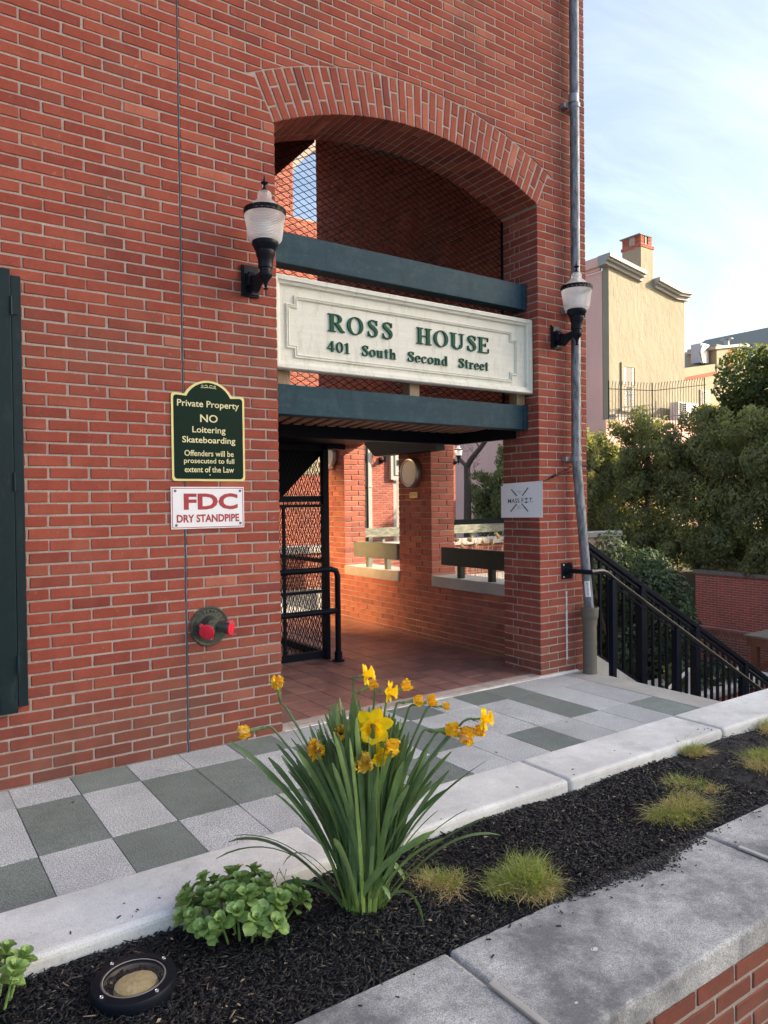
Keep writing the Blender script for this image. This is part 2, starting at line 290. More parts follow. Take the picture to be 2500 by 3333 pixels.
class MB:
    def __init__(s): s.v = []; s.f = []; s.r = []
    def add(s, vs, fs, r=0.5):
        b = len(s.v); s.v.extend([tuple(v) for v in vs]); s.f.extend([tuple(i+b for i in f) for f in fs]); s.r.extend([r]*len(fs)); return s
    def box(s, x0, x1, y0, y1, z0, z1, r=0.5):
        vs = [(x0, y0, z0), (x1, y0, z0), (x1, y1, z0), (x0, y1, z0), (x0, y0, z1), (x1, y0, z1), (x1, y1, z1), (x0, y1, z1)]
        return s.add(vs, [(0, 3, 2, 1), (4, 5, 6, 7), (0, 1, 5, 4), (1, 2, 6, 5), (2, 3, 7, 6), (3, 0, 4, 7)], r)
    def obox(s, c, ax, ay, az, hx, hy, hz, r=0.5):
        c = Vector(c); ax = Vector(ax); ay = Vector(ay); az = Vector(az)
        vs = [c+ax*hx*i+ay*hy*j+az*hz*k for i, j, k in ((-1, -1, -1), (1, -1, -1), (1, 1, -1), (-1, 1, -1), (-1, -1, 1), (1, -1, 1), (1, 1, 1), (-1, 1, 1))]
        return s.add(vs, [(0, 3, 2, 1), (4, 5, 6, 7), (0, 1, 5, 4), (1, 2, 6, 5), (2, 3, 7, 6), (3, 0, 4, 7)], r)
    def bar(s, a, b, w, h, up=(0, 0, 1), r=0.5):
        a = Vector(a); b = Vector(b); d = (b-a); l = d.length; d.normalize(); up = Vector(up)
        sd = d.cross(up)
        if sd.length < 1e-4: sd = d.cross(Vector((0, 1, 0)))
        sd.normalize(); u2 = sd.cross(d)
        return s.obox((a+b)/2, d, sd, u2, l/2, w/2, h/2, r)
    def tube(s, pts, rad_, n=10, r=0.5, caps=True):
        pts = [Vector(p) for p in pts]; R = rad_ if hasattr(rad_, '__len__') else [rad_]*len(pts)
        rings = []; prev = None
        for i, p in enumerate(pts):
            d = (pts[min(i+1, len(pts)-1)]-pts[max(i-1, 0)]).normalized()
            if prev is None:
                a = d.cross(Vector((0, 0, 1)));
                if a.length < 1e-3: a = d.cross(Vector((1, 0, 0)))
            else: a = prev-d*prev.dot(d)
            a.normalize(); prev = a; b2 = d.cross(a)
            rings.append([p+(a*math.cos(2*math.pi*k/n)+b2*math.sin(2*math.pi*k/n))*R[i] for k in range(n)])
        vs = [v for rg in rings for v in rg]; fs = []
        for i in range(len(pts)-1):
            for k in range(n): fs.append((i*n+k, i*n+(k+1) % n, (i+1)*n+(k+1) % n, (i+1)*n+k))
        if caps: fs.append(tuple(range(n-1, -1, -1))); fs.append(tuple((len(pts)-1)*n+k for k in range(n)))
        return s.add(vs, fs, r)
    def lathe(s, prof, c, n=32, r=0.5, axis='z'):
        c = Vector(c); vs = []; fs = []
        for (q, h) in prof:
            for k in range(n):
                a = 2*math.pi*k/n
                if axis == 'z': vs.append(c+Vector((q*math.cos(a), q*math.sin(a), h)))
                elif axis == 'y': vs.append(c+Vector((q*math.cos(a), -h, q*math.sin(a))))
                else: vs.append(c+Vector((-h, q*math.cos(a), q*math.sin(a))))
        for i in range(len(prof)-1):
            for k in range(n):
                f = (i*n+k, i*n+(k+1) % n, (i+1)*n+(k+1) % n, (i+1)*n+k)
                fs.append(f if axis == 'z' else f[::-1] if axis == 'y' else f)
        return s.add(vs, fs, r)
    def prism(s, poly, d0, d1, frame=None, r=0.5):
        # poly of (u,v); extruded along n from d0 to d1; frame = (O,U,V,N)
        O, U, V, Nn = frame if frame else (Vector((0, 0, 0)), Vector((1, 0, 0)), Vector((0, 0, 1)), Vector((0, -1, 0)))
        n = len(poly); vs = [O+U*p[0]+V*p[1]+Nn*d0 for p in poly]+[O+U*p[0]+V*p[1]+Nn*d1 for p in poly]
        fs = [tuple(range(n-1, -1, -1)), tuple(range(n, 2*n))]+[(i, (i+1) % n, n+(i+1) % n, n+i) for i in range(n)]
        return s.add(vs, fs, r)
    def build(s, name, mat, parent=None, smooth=False, bevel=0.0, angle=40):
        me = bpy.data.meshes.new(name); me.from_pydata(s.v, [], s.f); me.materials.append(mat)
        a = me.attributes.new('rnd', 'FLOAT', 'FACE'); a.data.foreach_set('value', s.r)
        o = bpy.data.objects.new(name, me); COL.objects.link(o)
        if parent:
            o.parent = parent; P = wl(parent)
            if P.length: me.transform(Matrix.Translation(-P))
            WL[o.name] = P
        me.update()
        if smooth:
            me.polygons.foreach_set('use_smooth', [True]*len(me.polygons)); me.set_sharp_from_angle(angle=rad(angle))
        if bevel:
            md = o.modifiers.new('bevel', 'BEVEL'); md.width = bevel; md.segments = 2; md.limit_method = 'ANGLE'; md.harden_normals = False
        return o
def dup(o, parent=None, loc=None, rotz=None):
    c = o.copy(); COL.objects.link(c); c.parent = parent
    if loc is not None: c.location = loc
    if rotz is not None: c.rotation_euler = (0, 0, rotz)
    for ch in list(o.children): dup(ch, c)
    return c
def halfclip(poly, px, py, nx, ny):
    # keep the side where (p-P).n >= 0
    outp = []
    for i in range(len(poly)):
        a = poly[i]; b = poly[(i+1) % len(poly)]
        da = (a[0]-px)*nx+(a[1]-py)*ny; db = (b[0]-px)*nx+(b[1]-py)*ny
        if da >= 0: outp.append(a)
        if (da >= 0) != (db >= 0):
            k = da/(da-db); outp.append((a[0]+(b[0]-a[0])*k, a[1]+(b[1]-a[1])*k))
    return outp
def area(p): return abs(sum(p[i][0]*p[(i+1) % len(p)][1]-p[(i+1) % len(p)][0]*p[i][1] for i in range(len(p))))/2

# ------------------------------------------------------------------ brickwork
VARIANTS = {}
def round_outline(hw, hh, rg, coarse=False):
    if coarse:
        j = lambda: rg.uniform(-.0008, .0008)
        return [(-hw+j(), -hh+j()), (hw+j(), -hh+j()), (hw+j(), hh+j()), (-hw+j(), hh+j())]
    c = 0.0035; j = lambda a=.0011: rg.uniform(-a, a)
    return [(-hw+c, -hh+j()), (-hw*.35, -hh+j()), (hw*.35, -hh+j()), (hw-c, -hh+j()), (hw+j(), -hh+c), (hw+j(), hh-c),
            (hw-c, hh+j()), (hw*.35, hh+j()), (-hw*.35, hh+j()), (-hw+c, hh+j()), (-hw+j(), hh-c), (-hw+j(), -hh+c)]
def brick_geo(poly, depth, rg, coarse=False):
    cx = sum(p[0] for p in poly)/len(poly); cy = sum(p[1] for p in poly)/len(poly)
    W = max(p[0] for p in poly)-min(p[0] for p in poly); H = max(p[1] for p in poly)-min(p[1] for p in poly)
    ins = 0.0035; off = rg.uniform(-.0015, .0015); n = len(poly)
    tx, ty = rg.uniform(-.006, .006), rg.uniform(-.02, .02)
    vs = [(p[0], p[1], -depth) for p in poly]
    vs += [(p[0], p[1], off-.0028) for p in poly]
    fx = 1-2*ins/max(W, .02); fy = 1-2*ins/max(H, .02)
    vs += [(cx+(p[0]-cx)*fx, cy+(p[1]-cy)*fy, off+tx*(p[0]-cx)+ty*(p[1]-cy)) for p in poly]
    fs = []
    for i in range(n):
        k = (i+1) % n
        fs.append((i, k, n+k, n+i)); fs.append((n+i, n+k, 2*n+k, 2*n+i))
    fs.append(tuple(range(2*n, 3*n)))
    return vs, fs
class Brickset:
    """all the bricks of one thing; the largest in view become parts, the others one joined part"""
    def __init__(s, parent, mat, limit=300, coarse=False, seed=1, name='brick'):
        s.p = parent; s.mat = mat; s.limit = limit; s.items = []; s.coarse = coarse; s.rg = random.Random(seed); s.name = name
    def put(s, poly, frame, depth=0.014, full=False):
        O, U, V, Nn = frame
        cu = sum(p[0] for p in poly)/len(poly); cv = sum(p[1] for p in poly)/len(poly)
        c = O+U*cu+V*cv; d = c-CAMLOC; z = d.dot(CF)
        sc = 0.0
        if z > .3:
            x = d.dot(CR)/z; y = d.dot(CU)/z
            vis = abs(x) < .53 and abs(y) < .705
            sc = area(poly)*abs(Nn.dot(d.normalized()))/z/z*(1 if vis and Nn.dot(d) < 0 else 1e-4)
        s.items.append((sc, [(p[0]-cu, p[1]-cv) for p in poly], c, U, V, Nn, depth, full))
    def field(s, frame, w, h, course=.0657, mod=.2145, phase=(0.107, 0.0), joint=.0104, u0=0.0, v0=0.0, clip=None, depth=.014, cut=None, first=None):
        """running bond over [u0,w]x[v0,h]; cut(poly)->poly or None; first: depths of corner brick per row parity"""
        hj = joint/2; nrow = int(math.ceil((h-v0)/course-1e-6)); full_w = mod-joint
        for k in range(nrow):
            a = v0+k*course+hj; b = min(v0+(k+1)*course-hj, h)
            if b-a < .012: continue
            ph = phase[k % 2]; ua = u0(k) if callable(u0) else u0; wb = w(k) if callable(w) else w; edges = [ua]
            x = ua+ph
            while x <= ua+.04: x += mod
            while x < wb-.035: edges.append(x+s.rg.uniform(-.003, .003)); x += mod
            edges.append(wb)
            for i in range(len(edges)-1):
                e0 = edges[i]+(hj if i else 0); e1 = edges[i+1]-(hj if i < len(edges)-2 else 0)
                if e1-e0 < .012: continue
                j = s.rg.uniform(-.0012, .0012)
                hw, hh = (e1-e0)/2, (b-a)/2
                full = abs((e1-e0)-full_w) < .012 and b-a > course-joint-.001
                rect = [(e0, a+j), (e1, a+j), (e1, b+j), (e0, b+j)]
                if cut:
                    q = cut(rect)
                    if q is None or len(q) < 3 or area(q) < .0006: continue
                    if q is not rect:
                        s.put(q, frame, depth); continue
                dd = depth
                if first and i == 0: dd = first[k % 2]
                if s.coarse: s.put(rect, frame, dd, full)
                else:
                    o = round_outline(hw, hh, s.rg); cx, cy = (e0+e1)/2, (a+b)/2+j
                    s.put([(cx+p[0], cy+p[1]) for p in o], frame, dd, full and dd == depth)
    def finish(s):
        s.items.sort(key=lambda t: -t[0]); rg = s.rg
        var = {}
        mb = MB()
        for i, (sc, poly, c, U, V, Nn, depth, full) in enumerate(s.items):
            r = min(1.0, max(0.0, rg.gauss(.58, .19)))
            if rg.random() < .012: r = rg.uniform(.08, .2)
            if i < s.limit and sc > 0:
                P = wl(s.p)
                R = Matrix((U, V, Nn)).transposed().to_4x4()
                if full:
                    key = rg.randrange(28)
                    if key not in var:
                        vs, fs = brick_geo(poly, depth, rg, s.coarse); me = bpy.data.meshes.new(s.name); me.from_pydata(vs, [], fs); me.materials.append(s.mat)
                        at = me.attributes.new('rnd', 'FLOAT', 'FACE'); at.data.foreach_set('value', [r]*len(fs)); var[key] = me
                    me = var[key]
                else:
                    vs, fs = brick_geo(poly, depth, rg, s.coarse); me = bpy.data.meshes.new(s.name); me.from_pydata(vs, [], fs); me.materials.append(s.mat)
                    at = me.attributes.new('rnd', 'FLOAT', 'FACE'); at.data.foreach_set('value', [r]*len(fs))
                o = bpy.data.objects.new(s.name, me); COL.objects.link(o); o.parent = s.p
                o.matrix_basis = Matrix.Translation(c-P) @ R
            else:
                vs, fs = brick_geo(poly, depth, rg, s.coarse)
                mb.add([c+U*v[0]+V*v[1]+Nn*v[2] for v in vs], fs, r)
        if mb.v:
            o = mb.build(s.name+'work', s.mat, s.p); o['kind'] = 'stuff'
X_, Y_, Z_ = Vector((1, 0, 0)), Vector((0, 1, 0)), Vector((0, 0, 1))
def gz(x, y):
    if y > .15: return .03
    a = max(0, min(1, (y+.05)/.2))
    return .03*a

# ================================================================== THE SETTING: ground
C_ = .0657
g = MB(); g.box(-400, 900, -400, 900, -3.2, -3.0); g.build('ground', SOIL)['kind'] = 'structure'
g = MB(); g.box(-60, 60, -30, -3.03, -1.1, -1.0); g.build('road', ASPH)['kind'] = 'structure'
g = MB(); g.box(-8, 5.04, -1.53, 7.3, -3.0, -.035); g.box(-8, 15.3, 7.3, 34, -3.0, -.06)
g.build('terrace_base', CONC)['kind'] = 'structure'
g = MB(); g.box(19.3, 70, -30, 90, -3.0, -.75); g.build('raised_ground', SOIL)['kind'] = 'structure'

# ------------------------------------------------------------------ granite paving
pav = empty('paving', (1, -.8, 0)); pav['kind'] = 'structure'
rows = [(-.290, -.002), (-.895, -.290), (-1.505, -.895)]
darkset = {(0, 11): 1, (0, 12): 1, (1, 8): 1, (0, 5): 1, (1, 6): 1, (2, 7): 1, (0, 2): 1, (1, 1): 1, (1, 3): 1, (1, 4): 1, (2, 0): 1, (2, 2): 1, (2, 5): 1, (2, 10): 1, (1, 12): 1, (2, 14): 1, (0, 9): 1, (1, 7): 0, (0, 13): 0}
rg = random.Random(3); light_mb = {}; tile_me = {}
for ri, (ya, yb) in enumerate(rows):
    for k in range(-11, 15):
        xa = .535+(k-1)*.3042; xb = xa+.3042
        if k == 14: xb = 4.80
        dk = darkset.get((ri, k), 0) if k >= 0 else (rg.random() < .4)
        w2, h2 = (xb-xa)/2-.0019, (yb-ya)/2-.0019
        key = (ri, dk, round(xb-xa, 3), rg.randrange(3))
        if key not in tile_me:
            v = [(-w2, -h2, -.03), (w2, -h2, -.03), (w2, h2, -.03), (-w2, h2, -.03), (-w2, -h2, -.0012), (w2, -h2, -.0012), (w2, h2, -.0012), (-w2, h2, -.0012),
                 (-w2+.0015, -h2+.0015, 0), (w2-.0015, -h2+.0015, 0), (w2-.0015, h2-.0015, 0), (-w2+.0015, h2-.0015, 0)]
            f = [(i, (i+1) % 4, 4+(i+1) % 4, 4+i) for i in range(4)]+[(4+i, 4+(i+1) % 4, 8+(i+1) % 4, 8+i) for i in range(4)]+[(8, 9, 10, 11)]
            me = bpy.data.meshes.new('paver'); me.from_pydata(v, [], f); me.materials.append(SLATE if dk else GRAN)
            a = me.attributes.new('rnd', 'FLOAT', 'FACE'); a.data.foreach_set('value', [rg.random()]*len(f)); tile_me[key] = me
        o = raw('paver', tile_me[key], pav, Vector(((xa+xb)/2, (ya+yb)/2, rg.uniform(-.001, .001)))-wl(pav))
g = MB(); g.box(-2.9, 4.80, -1.505, .0, -.034, -.010); g.build('paving_bed', simple('dark_joint', (0.05, 0.048, 0.045), 0.95), pav)
g = MB(); g.box(4.803, 5.075, -1.47, -.02, -.17, .0015); g.build('landing_edge_slab', CONC, pav, bevel=.006)
g = MB(); g.box(4.803, 5.12, -.017, .28, -.17, .0); g.build('landing_edge_slab', CONC, pav)

# ------------------------------------------------------------------ quarry tile floor of the passage
fl = empty('passage_floor', (3.4, 1.5, 0)); fl['kind'] = 'structure'
var = []
for q in range(10):
    h = .0958; j = lambda: rg.uniform(-.0014, .0014)
    v = [(sx*h+j(), sy*h+j(), z) for z in (-.02, -.001) for sx, sy in ((-1, -1), (1, -1), (1, 1), (-1, 1))]
    t1, t2 = rg.uniform(-.008, .008), rg.uniform(-.008, .008)
    v += [(sx*(h-.002), sy*(h-.002), sx*h*t1+sy*h*t2) for sx, sy in ((-1, -1), (1, -1), (1, 1), (-1, 1))]
    f = [(i, (i+1) % 4, 4+(i+1) % 4, 4+i) for i in range(4)]+[(4+i, 4+(i+1) % 4, 8+(i+1) % 4, 8+i) for i in range(4)]+[(8, 9, 10, 11)]
    me = bpy.data.meshes.new('floor_tile'); me.from_pydata(v, [], f); me.materials.append(QUARRY)
    a = me.attributes.new('rnd', 'FLOAT', 'FACE'); a.data.foreach_set('value', [rg.random()]*len(f)); var.append(me)
rest = MB()
for iy in range(21):
    for ix in range(14):
        x = 4.70-ix*.2; y = .2+iy*.2
        if x < 2.05: continue
        raw('floor_tile', var[rg.randrange(10)], fl, Vector((x, y, .03+rg.uniform(-.0008, .0008)))-wl(fl))
g = MB(); g.box(1.9, 4.85, .0, 4.4, -.034, .0255); g.build('tile_bed', GROUT, fl)
g = MB(); x = 2.16
while x < 4.5:
    g2 = MB(); zt = .018; d = rg.random() < .35 or 3.55 < x < 4.1
    g2.box(x, x+.196, .004, .094, -.02, zt, rg.random()); g2.build('border_brick', SLATE if d else QUARRY, fl); x += .205
wv = [(x, -.004+.006*math.sin(x*9)+rg.uniform(-.002, .002)) for x in np.linspace(2.16, 4.75, 40)]
g = MB()
for i in range(len(wv)-1):
    g.add([(wv[i][0], wv[i][1]-.006, .004), (wv[i+1][0], wv[i+1][1]-.006, .004), (wv[i+1][0], wv[i+1][1]+.008, .014), (wv[i][0], wv[i][1]+.008, .014)], [(0, 1, 2, 3)])
wv = [(x, -.012+rg.uniform(-.006, .004)) for x in np.linspace(4.54, 5.0, 16)]
for i in range(len(wv)-1):
    g.add([(wv[i][0], wv[i][1]-.016, .003), (wv[i+1][0], wv[i+1][1]-.016, .003), (wv[i+1][0], .004, .02), (wv[i][0], .004, .02)], [(0, 1, 2, 3)])
g.build('edge_sealant', WSEAL, fl)

# ================================================================== THE BRICK BUILDING
HOUSE = empty('brick_building', (1.2, .2, 0), 'red brick building front with a wide segmental arch over an open passage', 'building')
ACX, ACZ, RI, RO, AH = 3.345, 1.5635, 2.676, 2.982, rad(26.65)
XL, XR, XE, T, ZT = 2.144, 4.546, 5.146, .43, 7.2
core = MB(); e = .0045
core.box(-8, XL-e, e, T, -.5, ZT)
core.box(XR+e, XE-e, e, T, -.5, 3.955)
n = 28
for i in range(n):
    xa = XL-e+(XR-XL+2*e)*i/n; xb = XL-e+(XR-XL+2*e)*(i+1)/n
    za = ACZ+math.sqrt(max(0, (RI+e)**2-(xa-ACX)**2)); zb = ACZ+math.sqrt(max(0, (RI+e)**2-(xb-ACX)**2))
    core.add([(xa, e, za), (xb, e, zb), (xb, e, ZT), (xa, e, ZT), (xa, T, za), (xb, T, zb), (xb, T, ZT), (xa, T, ZT)], [(0, 1, 2, 3), (4, 7, 6, 5), (0, 4, 5, 1), (3, 2, 6, 7)])
core.box(XR+e, XE-e, e, T, 3.955, ZT)
core.build('wall', MORT, HOUSE)
inn = MB(); inn.box(-8, XL-.02, T+.004, 4.4, -.5, ZT); inn.build('inner_wall', BR2, HOUSE)
g = MB(); g.box(-8.1, XE+.05, -.05, T+.1, ZT, ZT+.12); g.build('wall_coping', CONC, HOUSE)
BS = Brickset(HOUSE, BR, 300, seed=5)
FR = (Vector((0, 0, 0)), X_, Z_, -Y_)
zb0 = -C_
BS.field(FR, 1.509, ZT, u0=1.509-.2145*19, v0=zb0, phase=(.107, .2145))
BS.field(FR, XL, 60*C_, u0=1.521, v0=zb0, phase=(.107, .2145))
sa, ca = math.sin(AH), math.cos(AH)
def archcut(rect):
    cx = sum(p[0] for p in rect)/4-ACX; cz = sum(p[1] for p in rect)/4-ACZ
    r = math.hypot(cx, cz); th = math.atan2(cx, cz)
    if r > RO+.16 or abs(th) > AH+.09: return rect
    if all(math.hypot(p[0]-ACX, p[1]-ACZ) > RO+.007 for p in rect): return rect
    s = 1 if cx > 0 else -1
    if all((s*(p[0]-ACX)*ca-(p[1]-ACZ)*sa) > .006 for p in rect): return rect
    nx, nz = cx/r, cz/r
    a1 = halfclip(rect, ACX+nx*(RO+.008), ACZ+nz*(RO+.008), nx, nz)
    a2 = halfclip(rect, ACX+s*ca*.008, ACZ-sa*.008, s*ca, -sa)
    a1 = a1 if len(a1) > 2 else []; a2 = a2 if len(a2) > 2 else []
    best = max((a1, a2), key=lambda p: area(p) if p else 0)
    return best if best else None
BS.field(FR, XE, ZT, u0=1.521, v0=60*C_, phase=(.2145, .107), cut=archcut)
BS.field(FR, XE, 60*C_, u0=XR, v0=zb0, phase=(.107, .2145), first=(.205, .10))
JF = (Vector((XR, T, 0)), -Y_, Z_, -X_)
BS.field(JF, lambda k: T-(.2145 if k % 2 == 0 else .107), 60*C_, v0=zb0, phase=(.16, .107))
EF = (Vector((XE, .016, 0)), Y_, Z_, X_)
def baycut(rect):
    for o_ in ((.645, 1.82), (2.41, 3.585)):
        if rect[0][1] > .5 and rect[2][1] < 2.32:
            a_, b_ = o_[0]-.016, o_[1]-.016
            if rect[0][0] > a_-.005 and rect[1][0] < b_+.005: return None
            if rect[0][0] < a_ < rect[1][0]: rect = [rect[0], (a_, rect[1][1]), (a_, rect[2][1]), rect[3]]
            elif rect[0][0] < b_ < rect[1][0]: rect = [(b_, rect[0][1]), rect[1], rect[2], (b_, rect[3][1])]
    return rect
BS.coarse = True
BS.field(EF, 4.18, 6.6, v0=-.0657*8, phase=(.2145, .107), cut=baycut)
BS.finish()
# arch ring and soffit bricks
AS = Brickset(HOUSE, BR, 190, seed=9, name='arch_brick')
NV = 38
for k in range(NV):
    th = -AH+2*AH*(k+.5)/NV; dth = 2*AH/NV
    def P(r, a): return (ACX+r*math.sin(a), ACZ+r*math.cos(a))
    split = RI+.094 if k % 2 == 0 else RI+.206
    jr = .0125/2
    for (r0, r1, dep) in ((RI, split-jr, .205 if k % 2 == 0 else .10), (split+jr, RO, .10)):
        h0 = dth/2-jr/r0; h1 = dth/2-jr/r1*1.7; rr = AS.rg
        pl = [P(r0, th-h0), P((r0+r1)/2, th-(h0+h1)/2+rr.uniform(-.0003, .0003)), P(r1, th-h1), P(r1, th+h1), P((r0+r1)/2, th+(h0+h1)/2+rr.uniform(-.0003, .0003)), P(r0, th+h0)]
        pl = pl[::-1]
        AS.put(pl, FR, dep)
    rdir = Vector((math.sin(th), 0, math.cos(th)))
    fr = (Vector((ACX, 0, ACZ))+rdir*RI, Y_, Vector((math.cos(th), 0, -math.sin(th))), -rdir)
    y0 = (.205 if k % 2 == 0 else .10)+.010; hv = RI*dth/2-jr
    ys = [y0]+([y0+.2045] if y0 < .15 else [y0+.1])+[T]
    for a, b in zip(ys[:-1], ys[1:]):
        if b-a > .03: AS.put([(a+(.005 if a != y0 else 0), -hv), (b-.005, -hv), (b-.005, hv), (a+(.005 if a != y0 else 0), hv)], fr, .014)
AS.finish()
# movement joint sealant
g = MB(); zz = np.linspace(-.02, ZT, 150); rr = random.Random(2)
pts = [(1.515+rr.uniform(-.0018, .0018), z) for z in zz]
for i in range(len(pts)-1):
    a, b = pts[i], pts[i+1]; wa = .0065
    g.add([(a[0]-wa, .004, a[1]), (a[0], -.002+rr.uniform(-.002, .002), a[1]), (a[0]+wa, .004, a[1]), (b[0]-wa, .004, b[1]), (b[0], -.002+rr.uniform(-.002, .002), b[1]), (b[0]+wa, .004, b[1])], [(0, 1, 4, 3), (1, 2, 5, 4)])
g.build('joint_sealant', SEAL, HOUSE, smooth=True)
g = MB(); rr = random.Random(6)
pts = [(4.866+rr.uniform(-.002, .002), z) for z in np.linspace(.12, .71, 26)]
for i in range(len(pts)-1):
    a, b = pts[i], pts[i+1]; wa = .010+rr.uniform(-.003, .002)
    g.add([(a[0]-wa, -.001, a[1]), (a[0], -.009, a[1]), (a[0]+wa, -.001, a[1]), (b[0]-wa, -.001, b[1]), (b[0], -.009, b[1]), (b[0]+wa, -.001, b[1])], [(0, 1, 4, 3), (1, 2, 5, 4)])
g.build('sealant_smear', WSEAL, HOUSE, smooth=True)

# ---- window shutter at the left
SH = empty('window_shutter', (.1, 0, .4), 'dark green panelled shutter closed against the brick at the left edge', 'shutter')
g = MB(); x0, x1, z0, z1 = -.20, .585, .412, 2.735
for a, b in ((x0, x0+.12), (x1-.085, x1)): g.box(a, b, -.052, -.006, z0, z1)
zr = [(z0, .56), (.98, 1.06), (1.63, 1.71), (2.20, 2.27), (2.62, z1)]
for a, b in zr: g.box(x0+.12, x1-.085, -.050, -.008, a, b)
g.build('frame', SHUT, SH, bevel=.003)
for (a, b), (c, d) in zip(zr[:-1], zr[1:]):
    p = MB(); p.box(x0+.124, x1-.089, -.034, -.012, b+.004, c-.004); p.box(x0+.16, x1-.125, -.044, -.034, b+.04, c-.04)
    p.build('panel', SHUT, SH, bevel=.004)
p = MB(); p.box(x1+.002, x1+.050, -.046, -.002, z0+.03, z1-.03); p.build('jamb_trim', SHUT, SH, bevel=.003)
for hz in (.62, 1.58, 2.5):
    p = MB(); p.box(x1-.004, x1+.03, -.055, -.047, hz, hz+.09); p.tube([(x1+.001, -.057, hz-.004), (x1+.001, -.057, hz+.094)], .006, 8); p.build('hinge', SHUT, SH)

# ================================================================== PASSAGE SIDE WALL
XS, XO, YB = 4.83, 5.14, 4.2
SW = empty('passage_wall', (4.98, 2.3, 0), 'brick wall inside the passage with two open window bays and stone sills', 'wall')
O1 = (2.41, 3.585); O2 = (.645, 1.82); ZS, ZL = .592, 2.24
core = MB(); e = .008
core.box(XS+e, XO, T, YB, -.5, ZS-.001)
for a, b in ((T, O2[0]), (O2[1]+e, O1[0]), (O1[1]+e, YB)): core.box(XS+e, XO, a, b, ZS-.001, ZL+.001)
core.box(XS+e, XO, T, YB, ZL+.001, 7.1)
core.build('wall_core', MORT, SW)
SB = Brickset(SW, BR2, 300, seed=21)
SF = (Vector((XS, YB, 0)), -Y_, Z_, -X_)
U = lambda y: YB-y
SB.field(SF, U(T), 9*C_, v0=0, phase=(.16, .053))
pierw = lambda ya: (lambda k: U(ya)-(.2145 if k % 2 == 0 else .107))
SB.field(SF, pierw(O1[1]), 34*C_, v0=9*C_, phase=(.16, .107))
SB.field(SF, pierw(O2[1]), 34*C_, u0=U(O1[0]), v0=9*C_, phase=(.107, .2145))
SB.field(SF, U(T), 34*C_, u0=U(O2[0]), v0=9*C_, phase=(.107, .2145))
for yy in (O1[1], O2[1]):
    SB.field((Vector((XS, yy, 0)), X_, Z_, -Y_), .31, 34*C_, v0=9*C_, phase=(.107, .2145), first=(.205, .10))
SB.coarse = True
SB.field(SF, U(T), 6.6, v0=34*C_, phase=(.16, .053))
SB.finish()
for yy in (O1, O2):
    g = MB(); g.box(XS-.012, XO+.03, yy[0]+.004, yy[1]-.004, ZS+.002, .706); g.build('sill', CONC, SW, bevel=.006)
# rail boards on the sills
def sill_rail(y0, y1, lab, RAILG=RAILG):
    t = empty('rail_board', (XS+.12, (y0+y1)/2, .706), lab, 'rail', 'rail boards on the passage sills')
    g = MB(); g.box(XS-.02, XS+.03, y0, y1, .835, 1.018); g.build('board', RAILG, t, bevel=.004)
    for yp in (y0+.30, y1-.22 if y1-y0 < 1.1 else y1-.30):
        g = MB(); g.box(XS+.034, XS+.094, yp-.028, yp+.028, .707, .98); g.build('post', RAILG, t, bevel=.003)
    return t
sill_rail(.66, 1.64, 'dark green rail board on two posts on the nearer passage sill')
sill_rail(2.43, 3.345, 'rail board on the farther passage sill, its green lightened as if sunlit', RAILLIT)
# hall ceiling, rear header and lintel
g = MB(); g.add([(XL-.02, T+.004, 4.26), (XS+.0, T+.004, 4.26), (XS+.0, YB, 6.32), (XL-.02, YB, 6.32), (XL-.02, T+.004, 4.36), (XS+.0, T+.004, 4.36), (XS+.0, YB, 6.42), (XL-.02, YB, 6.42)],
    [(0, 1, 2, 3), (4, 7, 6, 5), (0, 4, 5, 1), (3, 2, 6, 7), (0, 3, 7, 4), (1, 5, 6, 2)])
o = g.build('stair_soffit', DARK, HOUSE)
g = MB(); hp = [(2.1, 6.3), (2.1, 3.6), (3.0, 3.9), (3.7, 5.0), (4.1, 5.53), (4.45, 5.88), (4.82, 6.25), (4.82, 6.3)]
g.prism(hp, -YB-.001, -YB-.3); g.build('rear_arch_wall', BR2, HOUSE)
g = MB(); g.box(2.1, 5.1, YB+.01, YB+.26, 2.285, 2.47); g.build('rear_lintel', simple('brown_beam', (0.10, 0.07, 0.055), 0.5), HOUSE)
g = MB(); g.box(XS-.13, XS-.003, 1.58, 2.70, 2.02, 2.21); g.prism([(0, 0), (.20, .15), (.20, .19), (0, .19)], 0, .127, (Vector((XS-.13, 2.70, 2.02)), Y_, Z_, X_)); g.build('steel_bracket', BLACK, HOUSE)

# ================================================================== BEAMS, SIGN, DECK, SCREEN
def beam(z0, z1, lab, y0=.125):
    t = empty('painted_beam', (3.34, .19, z0), lab, 'beam', 'dark green beams across the archway')
    g = MB(); g.box(XL+.003, XR-.055, y0, y0+.12, z0, z1); g.build('timber', TEAL, t, bevel=.004)
    g = MB(); g.box(XR-.052, XR-.003, y0-.004, y0+.13, z0-.004, z1+.004); g.build('end_cap', TEAL, t, bevel=.004)
beam(3.105, 3.315, 'upper dark green beam under the arch, above the painted sign')
beam(2.094, 2.296, 'lower dark green beam below the painted sign, above the passage')

